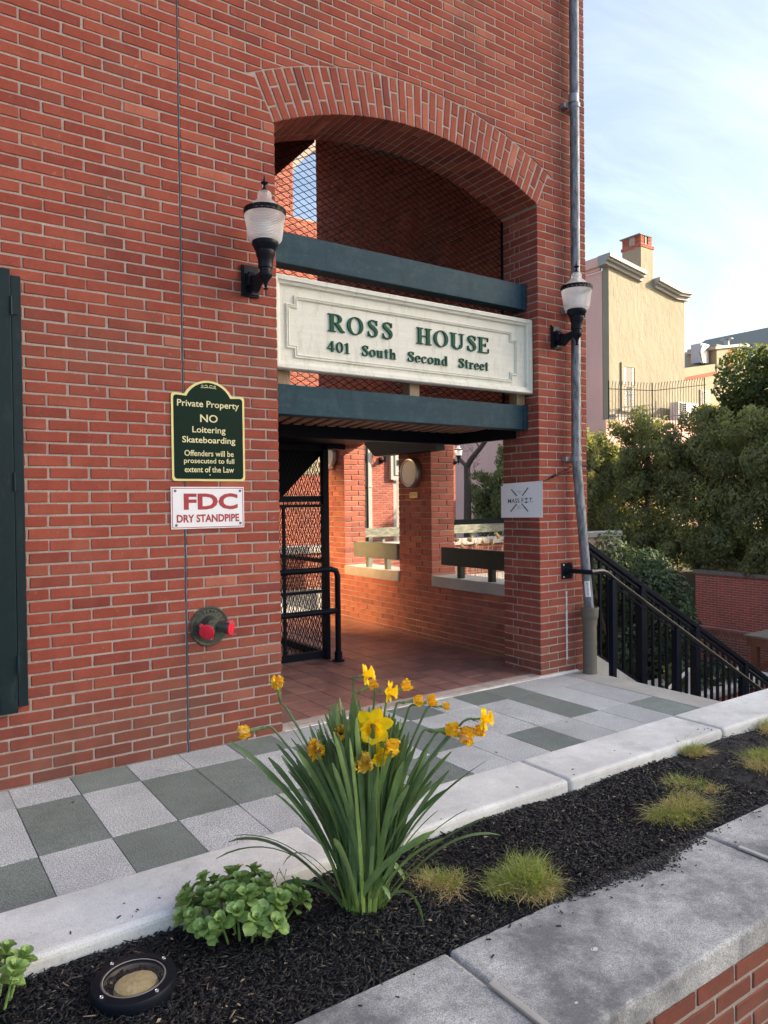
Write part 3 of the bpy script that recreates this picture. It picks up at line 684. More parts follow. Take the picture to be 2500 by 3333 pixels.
SG = empty('name_sign', (3.36, .1, 2.39), 'long cream painted sign board with raised green serif lettering, between two dark beams', 'sign')
g = MB(); sx0, sx1, sz0, sz1 = 2.150, 4.540, 2.388, 3.006
g.box(sx0+.02, sx1-.02, .098, .128, sz0+.02, sz1-.02); g.build('board', CREAMW, SG)
def moulding(name, loop, wdt, dep, mat, par, y=.098, prof=None):
    """closed moulding following loop corners (x,z), profile across its width"""
    prof = prof or [(0, 0), (.15, .8), (.45, 1), (.55, 1), (.85, .5), (1, 0)]
    n = len(loop); g = MB(); rings = []
    for i in range(n):
        p0 = Vector(loop[i-1]); p = Vector(loop[i]); p1 = Vector(loop[(i+1) % n])
        d0 = (p-p0).normalized(); d1 = (p1-p).normalized(); n0 = Vector((-d0.y, d0.x)); n1 = Vector((-d1.y, d1.x))
        m = (n0+n1)/(1+n0.dot(n1)); rings.append([(p.x+m.x*wdt*a, y-dep*b, p.y+m.y*wdt*a) for a, b in prof])
    k = len(prof); vs = [v for r_ in rings for v in r_]; fs = []
    for i in range(n):
        for j in range(k-1): fs.append((i*k+j, ((i+1) % n)*k+j, ((i+1) % n)*k+j+1, i*k+j+1))
    g.add(vs, fs); return g.build(name, mat, par)
outer = [(sx0, sz0), (sx1, sz0), (sx1, sz1), (sx0, sz1)]
moulding('border_moulding', outer, .058, .045, CREAMW, SG, prof=[(0, -.6), (0, .8), (.12, 1), (.55, .95), (.62, .62), (.9, .5), (1, 0)])
a, b, c, d, nn = 2.255, 4.392, 2.472, 2.890, .060
inner = [(a+nn, c), (b-nn, c), (b-nn, c+nn), (b, c+nn), (b, d-nn), (b-nn, d-nn), (b-nn, d), (a+nn, d), (a+nn, d-nn), (a, d-nn), (a, c+nn), (a+nn, c+nn)]
moulding('panel_moulding', inner, .026, .014, CREAMW, SG, prof=[(0, 0), (.1, 1), (.35, 1), (.42, .5), (.6, .5), (.7, 1), (.92, .8), (1, 0)])
for px in (2.262, 3.362, 4.485):
    g = MB(); g.box(px-.045, px+.045, .145, .235, 2.298, 2.40); g.build('post', RAWWOOD, SG)

# ---- serif glyphs made of strokes
def ring_(cx, cy, rx, ry, tx, ty, a0=0, a1=360, n=20):
    q = []
    for i in range(n):
        A, B = rad(a0+(a1-a0)*i/n), rad(a0+(a1-a0)*(i+1)/n)
        q.append([(cx+rx*math.cos(A), cy+ry*math.sin(A)), (cx+rx*math.cos(B), cy+ry*math.sin(B)), (cx+(rx-tx)*math.cos(B), cy+(ry-ty)*math.sin(B)), (cx+(rx-tx)*math.cos(A), cy+(ry-ty)*math.sin(A))])
    return q
def path_(pts, ws):
    P = []
    for i in range(len(pts)-1):
        for k in range(4):
            t = k/4; p0 = pts[max(i-1, 0)]; p1 = pts[i]; p2 = pts[i+1]; p3 = pts[min(i+2, len(pts)-1)]
            f = lambda j: .5*((2*p1[j])+(-p0[j]+p2[j])*t+(2*p0[j]-5*p1[j]+4*p2[j]-p3[j])*t*t+(-p0[j]+3*p1[j]-3*p2[j]+p3[j])*t**3)
            P.append((f(0), f(1), ws[i]+(ws[i+1]-ws[i])*t))
    P.append((*pts[-1], ws[-1])); L_, R_ = [], []
    for i, (x, y, w_) in enumerate(P):
        a = P[max(i-1, 0)]; b = P[min(i+1, len(P)-1)]; d = Vector((b[0]-a[0], b[1]-a[1])).normalized()
        L_.append((x-d.y*w_/2, y+d.x*w_/2)); R_.append((x+d.y*w_/2, y-d.x*w_/2))
    return [[L_[i], R_[i], R_[i+1], L_[i+1]] for i in range(len(P)-1)]
def rc(x0, y0, x1, y1): return [[(x0, y0), (x1, y0), (x1, y1), (x0, y1)]]
GL = {
 'R': (.84, rc(.12, 0, .30, 1)+rc(.02, 0, .41, .05)+rc(.02, .95, .42, 1)+rc(.30, .47, .42, .525)+ring_(.42, .737, .29, .263, .17, .055, -90, 90)+path_([(.42, .5), (.56, .30), (.68, .10), (.84, .02)], [.16, .17, .15, .04])),
 'O': (.90, ring_(.45, .5, .45, .52, .18, .05)),
 'S': (.64, path_([(.57, .78), (.50, .92), (.32, .975), (.15, .90), (.13, .74), (.30, .58), (.48, .44), (.54, .26), (.46, .08), (.29, .025), (.13, .09), (.06, .25)], [.05, .06, .06, .13, .17, .20, .20, .17, .12, .06, .06, .05])+rc(.555, .70, .60, .98)+rc(.03, .02, .075, .32)),
 'H': (.92, rc(.12, 0, .30, 1)+rc(.62, 0, .80, 1)+rc(.02, 0, .40, .05)+rc(.52, 0, .90, .05)+rc(.02, .95, .40, 1)+rc(.52, .95, .90, 1)+rc(.30, .48, .62, .535)),
 'U': (.86, rc(.10, .28, .28, 1)+rc(.67, .28, .74, 1)+ring_(.42, .29, .32, .31, .16, .07, 180, 360)+rc(.0, .95, .38, 1)+rc(.54, .95, .84, 1)),
 'E': (.74, rc(.10, 0, .28, 1)+rc(.0, .95, .68, 1)+rc(0, 0, .72, .05)+rc(.28, .48, .50, .535)+rc(.64, .74, .68, 1)+rc(.68, 0, .72, .28)+rc(.48, .39, .52, .63)),
 '4': (.68, path_([(.44, 1), (.02, .30)], [.06, .06])+rc(.01, .24, .66, .32)+rc(.36, 0, .53, 1)),
 '0': (.66, ring_(.33, .5, .32, .51, .15, .05)), '1': (.5, rc(.18, 0, .35, 1)+rc(.04, 0, .49, .05)+path_([(.03, .84), (.22, .97)], [.05, .08])),
 'o': (.60, ring_(.3, .335, .3, .355, .14, .05)),
 'u': (.68, rc(.08, .17, .23, .68)+rc(.42, 0, .57, .68)+rc(0, .635, .2, .68)+rc(.34, .635, .5, .68)+rc(.57, 0, .66, .045)+ring_(.27, .17, .19, .18, .13, .09, 180, 330, 10)),
 't': (.44, rc(.13, .12, .28, .90)+rc(.01, .63, .42, .68)+ring_(.28, .13, .15, .14, .12, .08, 180, 320, 8)),
 'h': (.68, rc(.08, 0, .23, 1)+rc(0, .955, .2, 1)+rc(0, 0, .31, .045)+ring_(.38, .44, .19, .24, .13, .09, 0, 180, 12)+rc(.44, 0, .57, .45)+rc(.36, 0, .66, .045)),
 'e': (.56, ring_(.28, .335, .28, .355, .13, .05, 5, 325)+rc(.12, .34, .53, .385)),
 'c': (.54, ring_(.28, .335, .28, .355, .13, .05, 40, 320)+ring_(.43, .52, .08, .08, .08, .08)),
 'n': (.68, rc(.08, 0, .23, .68)+rc(0, .635, .2, .68)+rc(0, 0, .31, .045)+ring_(.38, .44, .19, .24, .13, .09, 0, 180, 12)+rc(.44, 0, .57, .45)+rc(.36, 0, .66, .045)),
 'd': (.66, ring_(.28, .335, .27, .355, .14, .05)+rc(.42, 0, .57, 1)+rc(.32, .955, .5, 1)+rc(.57, 0, .65, .045)),
 'r': (.50, rc(.08, 0, .23, .68)+rc(0, .635, .2, .68)+rc(0, 0, .33, .045)+path_([(.2, .45), (.30, .62), (.42, .63)], [.06, .08, .1])+ring_(.42, .57, .08, .08, .08, .08)),
}
GME = {}
def glyph(ch, xa, zb, xw, h, par, y=.098, dep=.013, mat=None):
    wd, quads = GL[ch]; key = (ch, round(xw, 3), round(h, 3), dep)
    if key not in GME:
        g = MB(); sx = xw/wd
        for i, q in enumerate(quads):
            pl = [(p[0]*sx, p[1]*h) for p in q]
            if sum(pl[j][0]*pl[(j+1) % 4][1]-pl[(j+1) % 4][0]*pl[j][1] for j in range(4)) < 0: pl = pl[::-1]
            g.prism(pl, 0, dep+.00012*(i % 7))
        me = bpy.data.meshes.new('letter'); me.from_pydata(g.v, [], g.f); me.materials.append(mat or GREENL); GME[key] = me
    raw('letter', GME[key], par, Vector((xa, y, zb))-wl(par))
for ch, xa, xb in (('R', 2.575, 2.712), ('O', 2.735, 2.868), ('S', 2.906, 2.994), ('S', 3.034, 3.124), ('H', 3.343, 3.489), ('O', 3.510, 3.650), ('U', 3.672, 3.816), ('S', 3.847, 3.938), ('E', 3.960, 4.076)):
    glyph(ch, xa, 2.684, xb-xa, .122, SG)
def serifline(txt, xa, xb, zb, h, par, y=.098, dep=.011):
    tot = sum(GL[c][0] for c in txt)+.10*(len(txt)-1); k = (xb-xa)/tot; x = xa
    for c in txt: glyph(c, x, zb, GL[c][0]*k, h, par, y, dep); x += (GL[c][0]+.10)*k
serifline('401', 2.572, 2.754, 2.543, .073, SG); serifline('South', 2.856, 3.157, 2.543, .073, SG)
serifline('Second', 3.262, 3.647, 2.543, .073, SG); serifline('Street', 3.757, 4.072, 2.543, .073, SG)

# ---- expanded metal screens
def meshscreen(name, frame, inside, u0, u1, v0, v1, pu, pv, wd, par, mat=WIRE):
    """diamond wires: two families of thin bars clipped by inside(u,v)"""
    O, U, V, Nn = frame; g = MB(); sl = pv/pu; st = min(pu, pv)*.5
    for s in (1, -1):
        c0 = v0-max(s*sl*u0, s*sl*u1)-pv; c1 = v1-min(s*sl*u0, s*sl*u1)+pv; c = math.floor(c0/pv)*pv
        while c < c1:
            run = None; u = u0
            while u <= u1+1e-6:
                v = s*sl*u+c; ok = v0 <= v <= v1 and inside(u, v)
                if ok and run is None: run = (u, v)
                if (not ok or u+st > u1) and run is not None:
                    a = O+U*run[0]+V*run[1]; b = O+U*u+V*v
                    if (b-a).length > st: g.bar(a, b, wd, wd*.8, up=Nn)
                    run = None
                u += st
            c += pv
    o = g.build(name, mat, par); return o
SC = empty('archway_screen', (3.34, T, 2.3), 'black diamond mesh screen filling the arch behind the beams', 'screen')
ins = lambda u, v: XL+.005 < u < XR-.005 and (v < 3.955 or math.hypot(u-ACX, v-ACZ) < RI-.006)
meshscreen('wire_mesh', (Vector((0, T-.02, 0)), X_, Z_, -Y_), ins, XL, XR, 2.31, 4.24, .092, .050, .0042, SC)
g = MB(); g.box(XL+.003, XR-.003, T-.03, T-.012, 2.30, 2.315); g.box(XL+.003, XL+.018, T-.03, T-.012, 2.316, 3.93); g.box(XR-.018, XR-.003, T-.03, T-.012, 2.316, 3.93); g.build('frame', BLACK, SC)
g = MB(); g.box(XL+.02, XR-.02, .9, .915, 2.30, 2.315); g.build('frame', BLACK, SC)

# ---- slatted deck over the passage
DK = empty('landing_deck', (3.3, .6, 2.1), 'slatted timber landing over the passage with diagonal boards on steel beams', 'deck')
ang = rad(14.6); dirv = Vector((math.sin(ang), math.cos(ang), 0)); sdv = Vector((math.cos(ang), -math.sin(ang), 0))
u = -.4
while u < 2.9:
    p0 = Vector((XL+u, .26, 2.145)); 
    ya, yb = .26, 1.0; pts = []
    for y in (ya, yb): pts.append(p0+dirv*((y-.26)/dirv.y))
    xa, xb = pts[0].x, pts[1].x
    if xb > XL+.03 and xa < XR-.04:
        if xa < XL+.02: k = (XL+.02-xa)/(xb-xa); pts[0] = pts[0].lerp(pts[1], k)
        if xb > XR-.02: k = (XR-.02-xa)/(xb-xa); pts[1] = pts[0].lerp(pts[1], k)
        g = MB(); g.bar(pts[0], pts[1], .062, .03, r=random.random()); g.build('deck_board', DECKW, DK)
    u += .108
g = MB(); g.box(XL+.01, XR-.06, 1.0, 1.06, 2.03, 2.17); g.box(XR-.055, XR-.005, .26, 1.06, 2.028, 2.172); g.box(XL+.01, XR-.06, .252, .258, 2.10, 2.17); g.build('steel_edge_beam', BLACK, DK)
g = MB(); g.box(XL+.01, XR-.01, .26, 1.05, 2.18, 2.21); g.build('gap_dark_sheet', BLACK, DK)  # black sheet in place of the unlit hall seen between the boards

# ================================================================== LAMPS
def LH(prof): return [(q, h if h < .2 else .2+(h-.2)*.825) for q, h in prof]
def lamp_parts(t, detail=True):
    """acorn lamp on a bracket; origin on the wall at the plate's middle"""
    P = Vector(wl(t)); d = -.235
    g = MB(); g.box(P.x-.060, P.x+.060, P.y-.018, P.y-.002, P.z-.098, P.z+.098); g.box(P.x-.050, P.x+.050, P.y-.026, P.y-.018, P.z-.088, P.z+.088)
    g.build('wall_plate', LAMPB, t, bevel=.003)
    ax = Vector((P.x, P.y+d, P.z-.02))
    g = MB(); F = (Vector((P.x-.022, P.y, P.z)), -Y_, Z_, X_)
    arm = [(.026, .058), (.06, .030), (.12, .006), (.19, .012), (.22, .018), (.22, -.022), (.17, -.036), (.13, -.060), (.095, -.085), (.06, -.082), (.026, -.055)]
    g.prism(arm[::-1], .0, .044, F)
    g.prism([(.026, -.045), (.075, -.045), (.075, .02), (.026, .045)][::-1], -.018, .062, F)
    g.build('bracket_arm', LAMPB, t, bevel=.004)
    g = MB()
    g.lathe([(0, -.088), (.012, -.086), (.016, -.080), (.008, -.074), (.012, -.050), (.022, -.030), (.036, -.012), (.041, -.004), (.041, .012), (.034, .018), (.036, .040), (.044, .044), (.044, .052), (.047, .100), (.056, .116), (.058, .146), (.064, .150), (.076, .176), (.080, .184), (.080, .200), (.070, .206), (0, .206)], ax, 28)
    g.build('stem', LAMPB, t, smooth=True, angle=35)
    prof = []; bowl = [(.078, .204), (.093, .209), (.100, .225), (.105, .26), (.109, .30), (.114, .34), (.119, .375), (.123, .40)]
    def bz(q):
        s_ = q*(len(bowl)-1); i = min(int(s_), len(bowl)-2); k = s_-i
        return bowl[i][0]+(bowl[i+1][0]-bowl[i][0])*k, bowl[i][1]+(bowl[i+1][1]-bowl[i][1])*k
    nr = 25 if detail else 6
    for i in range(nr+1):
        r_, z_ = bz(i/nr); prof.append((r_-.0022, z_)); 
        if i < nr: r2, z2 = bz((i+.5)/nr); prof.append((r2+.0022, z2))
    prof = LH(prof); g = MB(); g.lathe(prof, ax, 40 if detail else 16); g.build('glass_bowl', LGLASS, t, smooth=True, angle=60)
    dome = [(.112, .414), (.104, .424), (.096, .440), (.092, .452), (.086, .456), (.080, .470), (.066, .486), (.052, .500), (.044, .510), (.041, .522), (.042, .540), (.040, .556), (.030, .570), (.016, .578), (0, .58)]; dome = LH(dome)
    g = MB(); n = 48; c = ax; vs = []; fs = []
    for (q, h) in dome:
        for k in range(n):
            a = 2*math.pi*k/n; rr_ = q+(.0012 if k % 2 else -.0012)*(q > .02); vs.append(c+Vector((rr_*math.cos(a), rr_*math.sin(a), h)))
    for i in range(len(dome)-1):
        for k in range(n): fs.append((i*n+k, i*n+(k+1) % n, (i+1)*n+(k+1) % n, (i+1)*n+k))
    g.add(vs, fs); g.build('glass_dome', DGLASS, t, smooth=True, angle=50)
    g = MB(); g.lathe(LH([(.121, .394), (.125, .396), (.126, .404)]), ax, 40); g.lathe(LH([(.125, .428), (.126, .434), (.122, .436), (.113, .434), (.110, .414)]), ax, 40)
    nseg = 22
    for k in range(nseg):
        a0 = 2*math.pi*k/nseg; a1 = 2*math.pi*(k+1)/nseg; am = (a0+a1)/2; R_ = .1255
        p = lambda a, h: ax+Vector((R_*math.cos(a), R_*math.sin(a), .2+(h-.2)*.825))
        for (u0_, h0_, u1_, h1_) in ((.12, .403, .88, .429), (.12, .429, .88, .403)):
            g.bar(p(a0+(a1-a0)*u0_, h0_), p(a0+(a1-a0)*u1_, h1_), .003, .004)
        g.bar(p(a0, .403), p(a0, .430), .0035, .007)
    g.build('pierced_band', LAMPB, t)
    g = MB(); g.lathe(LH([(.020, .574), (.020, .582), (.010, .596), (.006, .612), (.010, .622), (.021, .628), (.023, .633), (.019, .638), (.008, .642), (.006, .660), (.0015, .690), (0, .692)]), ax, 20)
    g.build('finial', LAMPB, t, smooth=True, angle=40)
    g = MB(); g.lathe([(0, .208), (.045, .21), (.05, .28), (.04, .32), (0, .33)], ax, 16); g.build('inner_refractor', WHITE, t, smooth=True)
LA = empty('wall_lantern', (1.955, 0, 2.898), 'acorn glass wall lantern on the brick left of the archway, above the green notice', 'wall lamp', 'acorn wall lanterns'); lamp_parts(LA)
LB = dup(LA, None, (4.752, 0, 2.874)); LB['label'] = 'acorn glass wall lantern on the right-hand pier, in front of the downpipe'
LC = dup(LA, None, (12.08, 13.4-.02, 2.70)); LC['label'] = 'small sunlit acorn lantern seen through the passage on the far brick facade'
LD = dup(LA, None, (14.86, 13.4-.02, 2.72)); LD['label'] = 'small acorn lantern at the far facade corner, seen past the passage pier'

# ================================================================== NOTICES
def text(name, txt, xc, zc, wdt, h, y, mat, par, frame=None, bold=0.0, dep=.0006):
    cu = bpy.data.curves.new('t', 'FONT'); cu.body = txt; cu.align_x = 'CENTER'; cu.size = 1; cu.extrude = 0.0; cu.offset = bold; cu.resolution_u = 3
    ob = bpy.data.objects.new('t', cu); COL.objects.link(ob); dg = bpy.context.evaluated_depsgraph_get()
    me = bpy.data.meshes.new_from_object(ob.evaluated_get(dg)); bpy.data.objects.remove(ob); bpy.data.curves.remove(cu)
    xs = [v.co.x for v in me.vertices]; ys = [v.co.y for v in me.vertices]
    ax_, bx = min(xs), max(xs); ay, by = min(ys), max(ys)
    O, U, V, Nn = frame if frame else (Vector((0, 0, 0)), X_, Z_, -Y_)
    sx = wdt/(bx-ax_); sy = (h/(by-ay)) if h else sx
    P = wl(par)
    for v in me.vertices:
        a = (v.co.x-(ax_+bx)/2)*sx+xc; c = (v.co.y-(ay+by)/2)*sy+zc
        v.co = O+U*a+V*c+Nn*(-y if not frame else y)-P
    me.materials.clear(); me.materials.append(mat); me.name = name
    o = bpy.data.objects.new(name, me); COL.objects.link(o); o.parent = par; WL[o.name] = P
    return o
PN = empty('property_notice', (1.671, 0, 1.64), 'dark green arched notice with cream lettering about private property, above the white notice', 'sign')
def shouldered(w2, z0, z1, zt, ra, c=.02, n=12):
    pts = []
    for cx, cz, a0 in ((w2-c, z0+c, -90), (w2-c, z1-c, 0)):
        for i in range(5): a = rad(a0+90*i/4); pts.append((cx+c*math.cos(a), cz+c*math.sin(a)))
    R_ = ((ra**2)+(zt-z1+.004)**2)/(2*(zt-z1+.004)); cz = zt-R_; am = math.asin(ra/R_)
    for i in range(n+1): a = am-2*am*i/n; pts.append((R_*math.sin(a), cz+R_*math.cos(a)))
    for cx, cz2, a0 in ((-w2+c, z1-c, 90), (-w2+c, z0+c, 180)):
        for i in range(5): a = rad(a0+90*i/4); pts.append((cx+c*math.cos(a), cz2+c*math.sin(a)))
    return pts
PF = (Vector((1.671, 0, 0)), X_, Z_, -Y_)
g = MB(); g.prism(shouldered(.233, 1.637, 2.166, 2.250, .152), .002, .006, PF); g.build('border', SIGNY, PN)
g = MB(); g.prism(shouldered(.220, 1.650, 2.153, 2.237, .140), .0065, .0070, PF); g.build('panel', SIGNG, PN)
for txt, zc, wd, h in (('Private Property', 2.100, .395, .052), ('NO', 2.019, .112, .047), ('Loitering', 1.944, .212, .050), ('Skateboarding', 1.882, .338, .050), ('Offenders will be', 1.806, .314, .036), ('prosecuted to full', 1.756, .320, .040), ('extent of the Law', 1.708, .314, .036)):
    text('lettering', txt, 1.671, zc, wd, h, -.0078, SIGNYT, PN, bold=.012)
g = MB()
for s in (1, -1):
    for cx, r_ in ((.016, .010), (.040, .008)):
        for q in ring_(s*cx, 2.215, r_, r_*.9, .0028, .0028, 20 if s > 0 else 160, 330 if s > 0 else -150, 12): 
            if sum(q[j][0]*q[(j+1) % 4][1]-q[(j+1) % 4][0]*q[j][1] for j in range(4)) < 0: q = q[::-1]
            g.prism(q, .0071, .0078, PF)
    g.prism([(s*.0, 2.206), (s*.05, 2.203), (s*.05, 2.2055), (s*.0, 2.2085)][::s], .0071, .0079, PF)
g.build('scroll_ornament', SIGNYT, PN)
g = MB(); g.lathe([(0, .0), (.005, .0), (.004, .003), (0, .004)], (1.671, -.0072, 1.674), 10, axis='y'); g.build('screw', CHROME, PN)
FD = empty('standpipe_notice', (1.66, 0, 1.35), 'white notice with red FDC and DRY STANDPIPE lettering, under the green notice', 'sign')
g = MB(); g.box(1.427, 1.894, -.006, -.002, 1.348, 1.602); g.build('plate', WHITE, FD, bevel=.002)
g = MB(); X0, X1, Z0, Z1, tt = 1.434, 1.887, 1.355, 1.595, .004
for a in ((X0, X1, Z0, Z0+tt), (X0, X1, Z1-tt, Z1), (X0, X0+tt, Z0+tt, Z1-tt), (X1-tt, X1, Z0+tt, Z1-tt)): g.box(a[0], a[1], -.0068, -.0062, a[2], a[3])
g.build('red_border', REDP, FD)
text('lettering', 'FDC', 1.678, 1.513, .345, .100, -.0072, REDP, FD, bold=.035)
text('lettering', 'DRY STANDPIPE', 1.660, 1.411, .398, .048, -.0072, REDP, FD, bold=.032)
for x, z in ((1.455, 1.578), (1.868, 1.578), (1.459, 1.372), (1.868, 1.376)):
    g = MB(); g.lathe([(0, 0), (.0085, 0), (.007, .004), (0, .005)], (x, -.006, z), 12, axis='y'); g.build('screw', GREYP, FD, smooth=True)

# ---- standpipe connection
SP = empty('standpipe_connection', (1.655, 0, .75), 'round bronze standpipe fitting in the wall with two red caps', 'standpipe')
g = MB(); g.lathe([(0, .003), (.121, .003), (.123, .008), (.118, .013), (.108, .012), (.104, .009), (.068, .012), (.062, .020), (.060, .030), (.050, .045), (.048, .075), (0, .078)], (1.655, 0, .75), 48, axis='y')
g.build('escutcheon', BRONZE, SP, smooth=True, angle=30)
def arc_text(txt, cx, cz, R_, a0, a1, h):
    g = MB()
    for i, c in enumerate(txt):
        if c not in GL: continue
        a = rad(a0+(a1-a0)*i/(len(txt)-1)); Uv = Vector((math.sin(a), 0, -math.cos(a))); Vv = Vector((math.cos(a), 0, math.sin(a)))
        O = Vector((cx, 0, cz))+Vv*R_-Uv*h*.3
        for q in GL[c][1]:
            pl = [(p[0]*h*.8, p[1]*h) for p in q]
            if sum(pl[j][0]*pl[(j+1) % 4][1]-pl[(j+1) % 4][0]*pl[j][1] for j in range(4)) < 0: pl = pl[::-1]
            g.prism(pl, .010, .0145, (O, Uv, Vv, -Y_))
    return g
GL['A'] = (.8, path_([(.08, 0), (.4, 1)], [.06, .06])+path_([(.74, 0), (.4, 1)], [.15, .15])+rc(.2, .33, .6, .39)); GL['T'] = (.74, rc(.29, 0, .46, 1)+rc(.02, .94, .73, 1)+rc(.02, .76, .06, 1)+rc(.69, .76, .73, 1))
GL['N'] = (.86, rc(.1, 0, .17, 1)+rc(.7, 0, .77, 1)+path_([(.14, .98), (.73, .02)], [.16, .16])); GL['D'] = (.84, rc(.12, 0, .3, 1)+ring_(.32, .5, .48, .5, .17, .05, -90, 90)); GL['P'] = (.72, rc(.12, 0, .3, 1)+rc(.02, 0, .41, .05)+ring_(.36, .73, .33, .27, .16, .05, -90, 90)+rc(.3, .46, .38, .51)+rc(.3, .95, .38, 1)); GL['I'] = (.4, rc(.12, 0, .3, 1)); GL['L'] = (.7, rc(.1, 0, .28, 1)+rc(0, 0, .66, .05)); GL['K'] = (.9, rc(.1, 0, .28, 1)+path_([(.28, .4), (.75, 1)], [.06, .06])+path_([(.38, .55), (.85, 0)], [.15, .15])); GL['F'] = (.7, rc(.1, 0, .28, 1)+rc(0, .95, .68, 1)+rc(.28, .48, .5, .535))
arc_text('STANDPIPE', 1.655, .75, .080, 130, 15, .020).build('raised_lettering', BRONZE, SP)
GL['C'] = (.84, ring_(.45, .5, .45, .52, .18, .05, 35, 325))
arc_text('CROKER', 1.655, .75, .080, 225, 160, .018).build('raised_lettering', BRONZE, SP)
for ax_, nm in ((Vector((-.62, -.76, -.22)), 0), (Vector((.70, -.70, -.08)), 1)):
    ax_.normalize(); c0 = Vector((1.655+(-.012 if nm == 0 else .03), -.055, .752)); L_ = .075 if nm == 0 else .085
    g = MB(); g.tube([c0, c0+ax_*L_*.7, c0+ax_*L_*.72, c0+ax_*L_], [.034, .036, .041, .041], 24)
    ob = g.build('outlet', BRONZE, SP, smooth=True, angle=35)
    c1 = c0+ax_*(L_+.001); g = MB(); g.tube([c1, c1+ax_*.006, c1+ax_*.009], [.045, .045, .040], 28)
    sdv_ = ax_.cross(Z_).normalized(); up_ = sdv_.cross(ax_)
    dirs = [(sdv_*.6+up_*.8), (-sdv_*.55-up_*.83)]
    for dv in dirs: g.tube([c1+dv*.050, c1+dv*.050+ax_*.006], [.012, .012], 12)
    g.build('red_cap', REDCAP, SP, smooth=True, angle=35)
    g = MB()
    for dv in dirs:
        if nm == 1: g.tube([c1+dv*.050-ax_*.012, c1+dv*.050+ax_*.028], .005, 8)
        else: g.tube([c1+dv*.050-ax_*.004, c1+dv*.050+ax_*.009], .005, 8)
    g.build('cap_bolt', CHROME, SP)

# ---- hanging banner on the pier's inner face
BN = empty('gym_banner', (4.5, .19, 1.34), 'small white MASS F.I.T. banner tied to the right-hand pier with black cord', 'banner')
BXP = 4.520
def bp(u, v, off=0.0):  # u 0..1 left to right, v 0..1 bottom to top
    y = .432+(-.060-.432)*u; z = (1.345+.008*u)+(.297+(.0)*u)*v+.006*u*v
    bulge = .010*math.sin(math.pi*u)*(.4+.6*(1-v))
    return Vector((BXP-bulge-off-(.03*max(0, u-.88)), y, z))
g = MB(); nu, nv = 16, 10
vs = [bp(i/nu, j/nv) for j in range(nv+1) for i in range(nu+1)]; fs = [(j*(nu+1)+i, j*(nu+1)+i+1, (j+1)*(nu+1)+i+1, (j+1)*(nu+1)+i) for j in range(nv) for i in range(nu)]
vs2 = [v+Vector((.003, 0, 0)) for v in vs]; g.add(vs, fs); g.add(vs2, [f[::-1] for f in fs])
g.build('cloth', BANW, BN, smooth=True)
def bprint(name, polys, mat):
    g = MB()
    for pl in polys: g.add([bp(p[0], p[1], .0016) for p in pl], [tuple(range(len(pl)))])
    return g.build(name, mat, BN)
def btext(txt, u, v, wu, hv, mat, bold):
    o = text('print', txt, 0, 0, 1, 1, 0, mat, BN, bold=bold)
    for vv in o.data.vertices:
        q = vv.co+wl(BN); c = bp(u+q.x*wu, v+q.z*hv, .0016)-wl(BN); vv.co = c
btext('MASS F.', .392, .485, .41, .125, NAVY, .004); btext('.T.', .735, .485, .10, .125, NAVY, .004)
GB = []
def seg(x0, y0, x1, y1, w_):
    d = Vector((x1-x0, (y1-y0)*.6)).normalized(); return [(x0-d.y*w_, y0+d.x*w_*1.6), (x0+d.y*w_, y0-d.x*w_*1.6), (x1+d.y*w_, y1-d.x*w_*1.6), (x1-d.y*w_, y1+d.x*w_*1.6)]
for x0, y0, x1, y1 in ((.27, .82, .41, .62), (.68, .84, .54, .62), (.25, .17, .41, .39), (.68, .17, .53, .39)):
    GB.append(seg(x0, y0, x1, y1, .012)); xm, ym = (x0+x1)/2, (y0+y1)/2
    GB.append([(xm-.02, ym), (xm, ym-.035), (xm+.02, ym), (xm, ym+.035)])
for s, yy in ((1, .515), (-1, .445)):
    GB += [[(.638+.034*math.cos(rad(a)), yy+s*.042*math.sin(rad(a))) for a in (0, 30, 60, 90, 120, 150, 180)]]
GB.append([(.632, .45), (.644, .45), (.644, .51), (.632, .51)])
bprint('print', GB, GREYP)
btext('PHILA.', .475, .745, .12, .028, GREYP, 0); btext('PA', .475, .695, .045, .022, GREYP, 0); btext('EST.', .468, .315, .075, .024, GREYP, 0); btext('2012', .468, .268, .10, .028, GREYP, 0)
g = MB(); p0 = bp(.97, .97)
g.tube([p0, (4.60, -.03, 1.665), (4.68, -.035, 1.70), (4.88, -.05, 1.775), (5.0, -.03, 1.80), (5.16, .0, 1.79)], .0035, 6)
g.tube([p0+Vector((0, 0, -.004)), (4.60, -.03, 1.660), (4.68, -.035, 1.695), (4.88, -.05, 1.735), (5.16, -.01, 1.745)], .0035, 6)
g.tube([(4.66, -.036, 1.690), (4.70, -.036, 1.706)], .011, 8); g.lathe([(0, .0), (.009, 0), (.007, .006), (0, .008)], bp(.03, .96), 10, axis='x')
g.build('cord', BLACK, BN)

# ---- round lights and small plaque on the passage piers
def disc(y, z, lab):
    t = empty('round_wall_light', (XS, y, z), lab, 'wall lamp', 'round bulkhead lights on the passage piers')
    g = MB(); g.lathe([(0, .002), (.163, .002), (.166, .012), (.160, .045), (.150, .058), (.140, .060), (.132, .052)], (XS, y, z), 40, axis='x'); g.build('rim', NICKEL, t, smooth=True, angle=40)
    g = MB(); g.lathe([(.134, .050), (.10, .056), (.05, .059), (0, .060)], (XS, y, z), 36, axis='x'); g.build('lens', DISC, t, smooth=True)
disc(2.145, 1.812, 'round cream wall light with metal rim on the middle passage pier'); disc(3.90, 2.09, 'round cream wall light on the far passage pier, half hidden by the steel post')
PQ = empty('brass_plaque', (XS, 2.125, 1.55), 'tiny brass plaque on the pier below the round light', 'plaque')
g = MB(); g.box(XS-.006, XS-.002, 2.052, 2.198, 1.535, 1.597); g.build('plate', BRASS, PQ, bevel=.001)
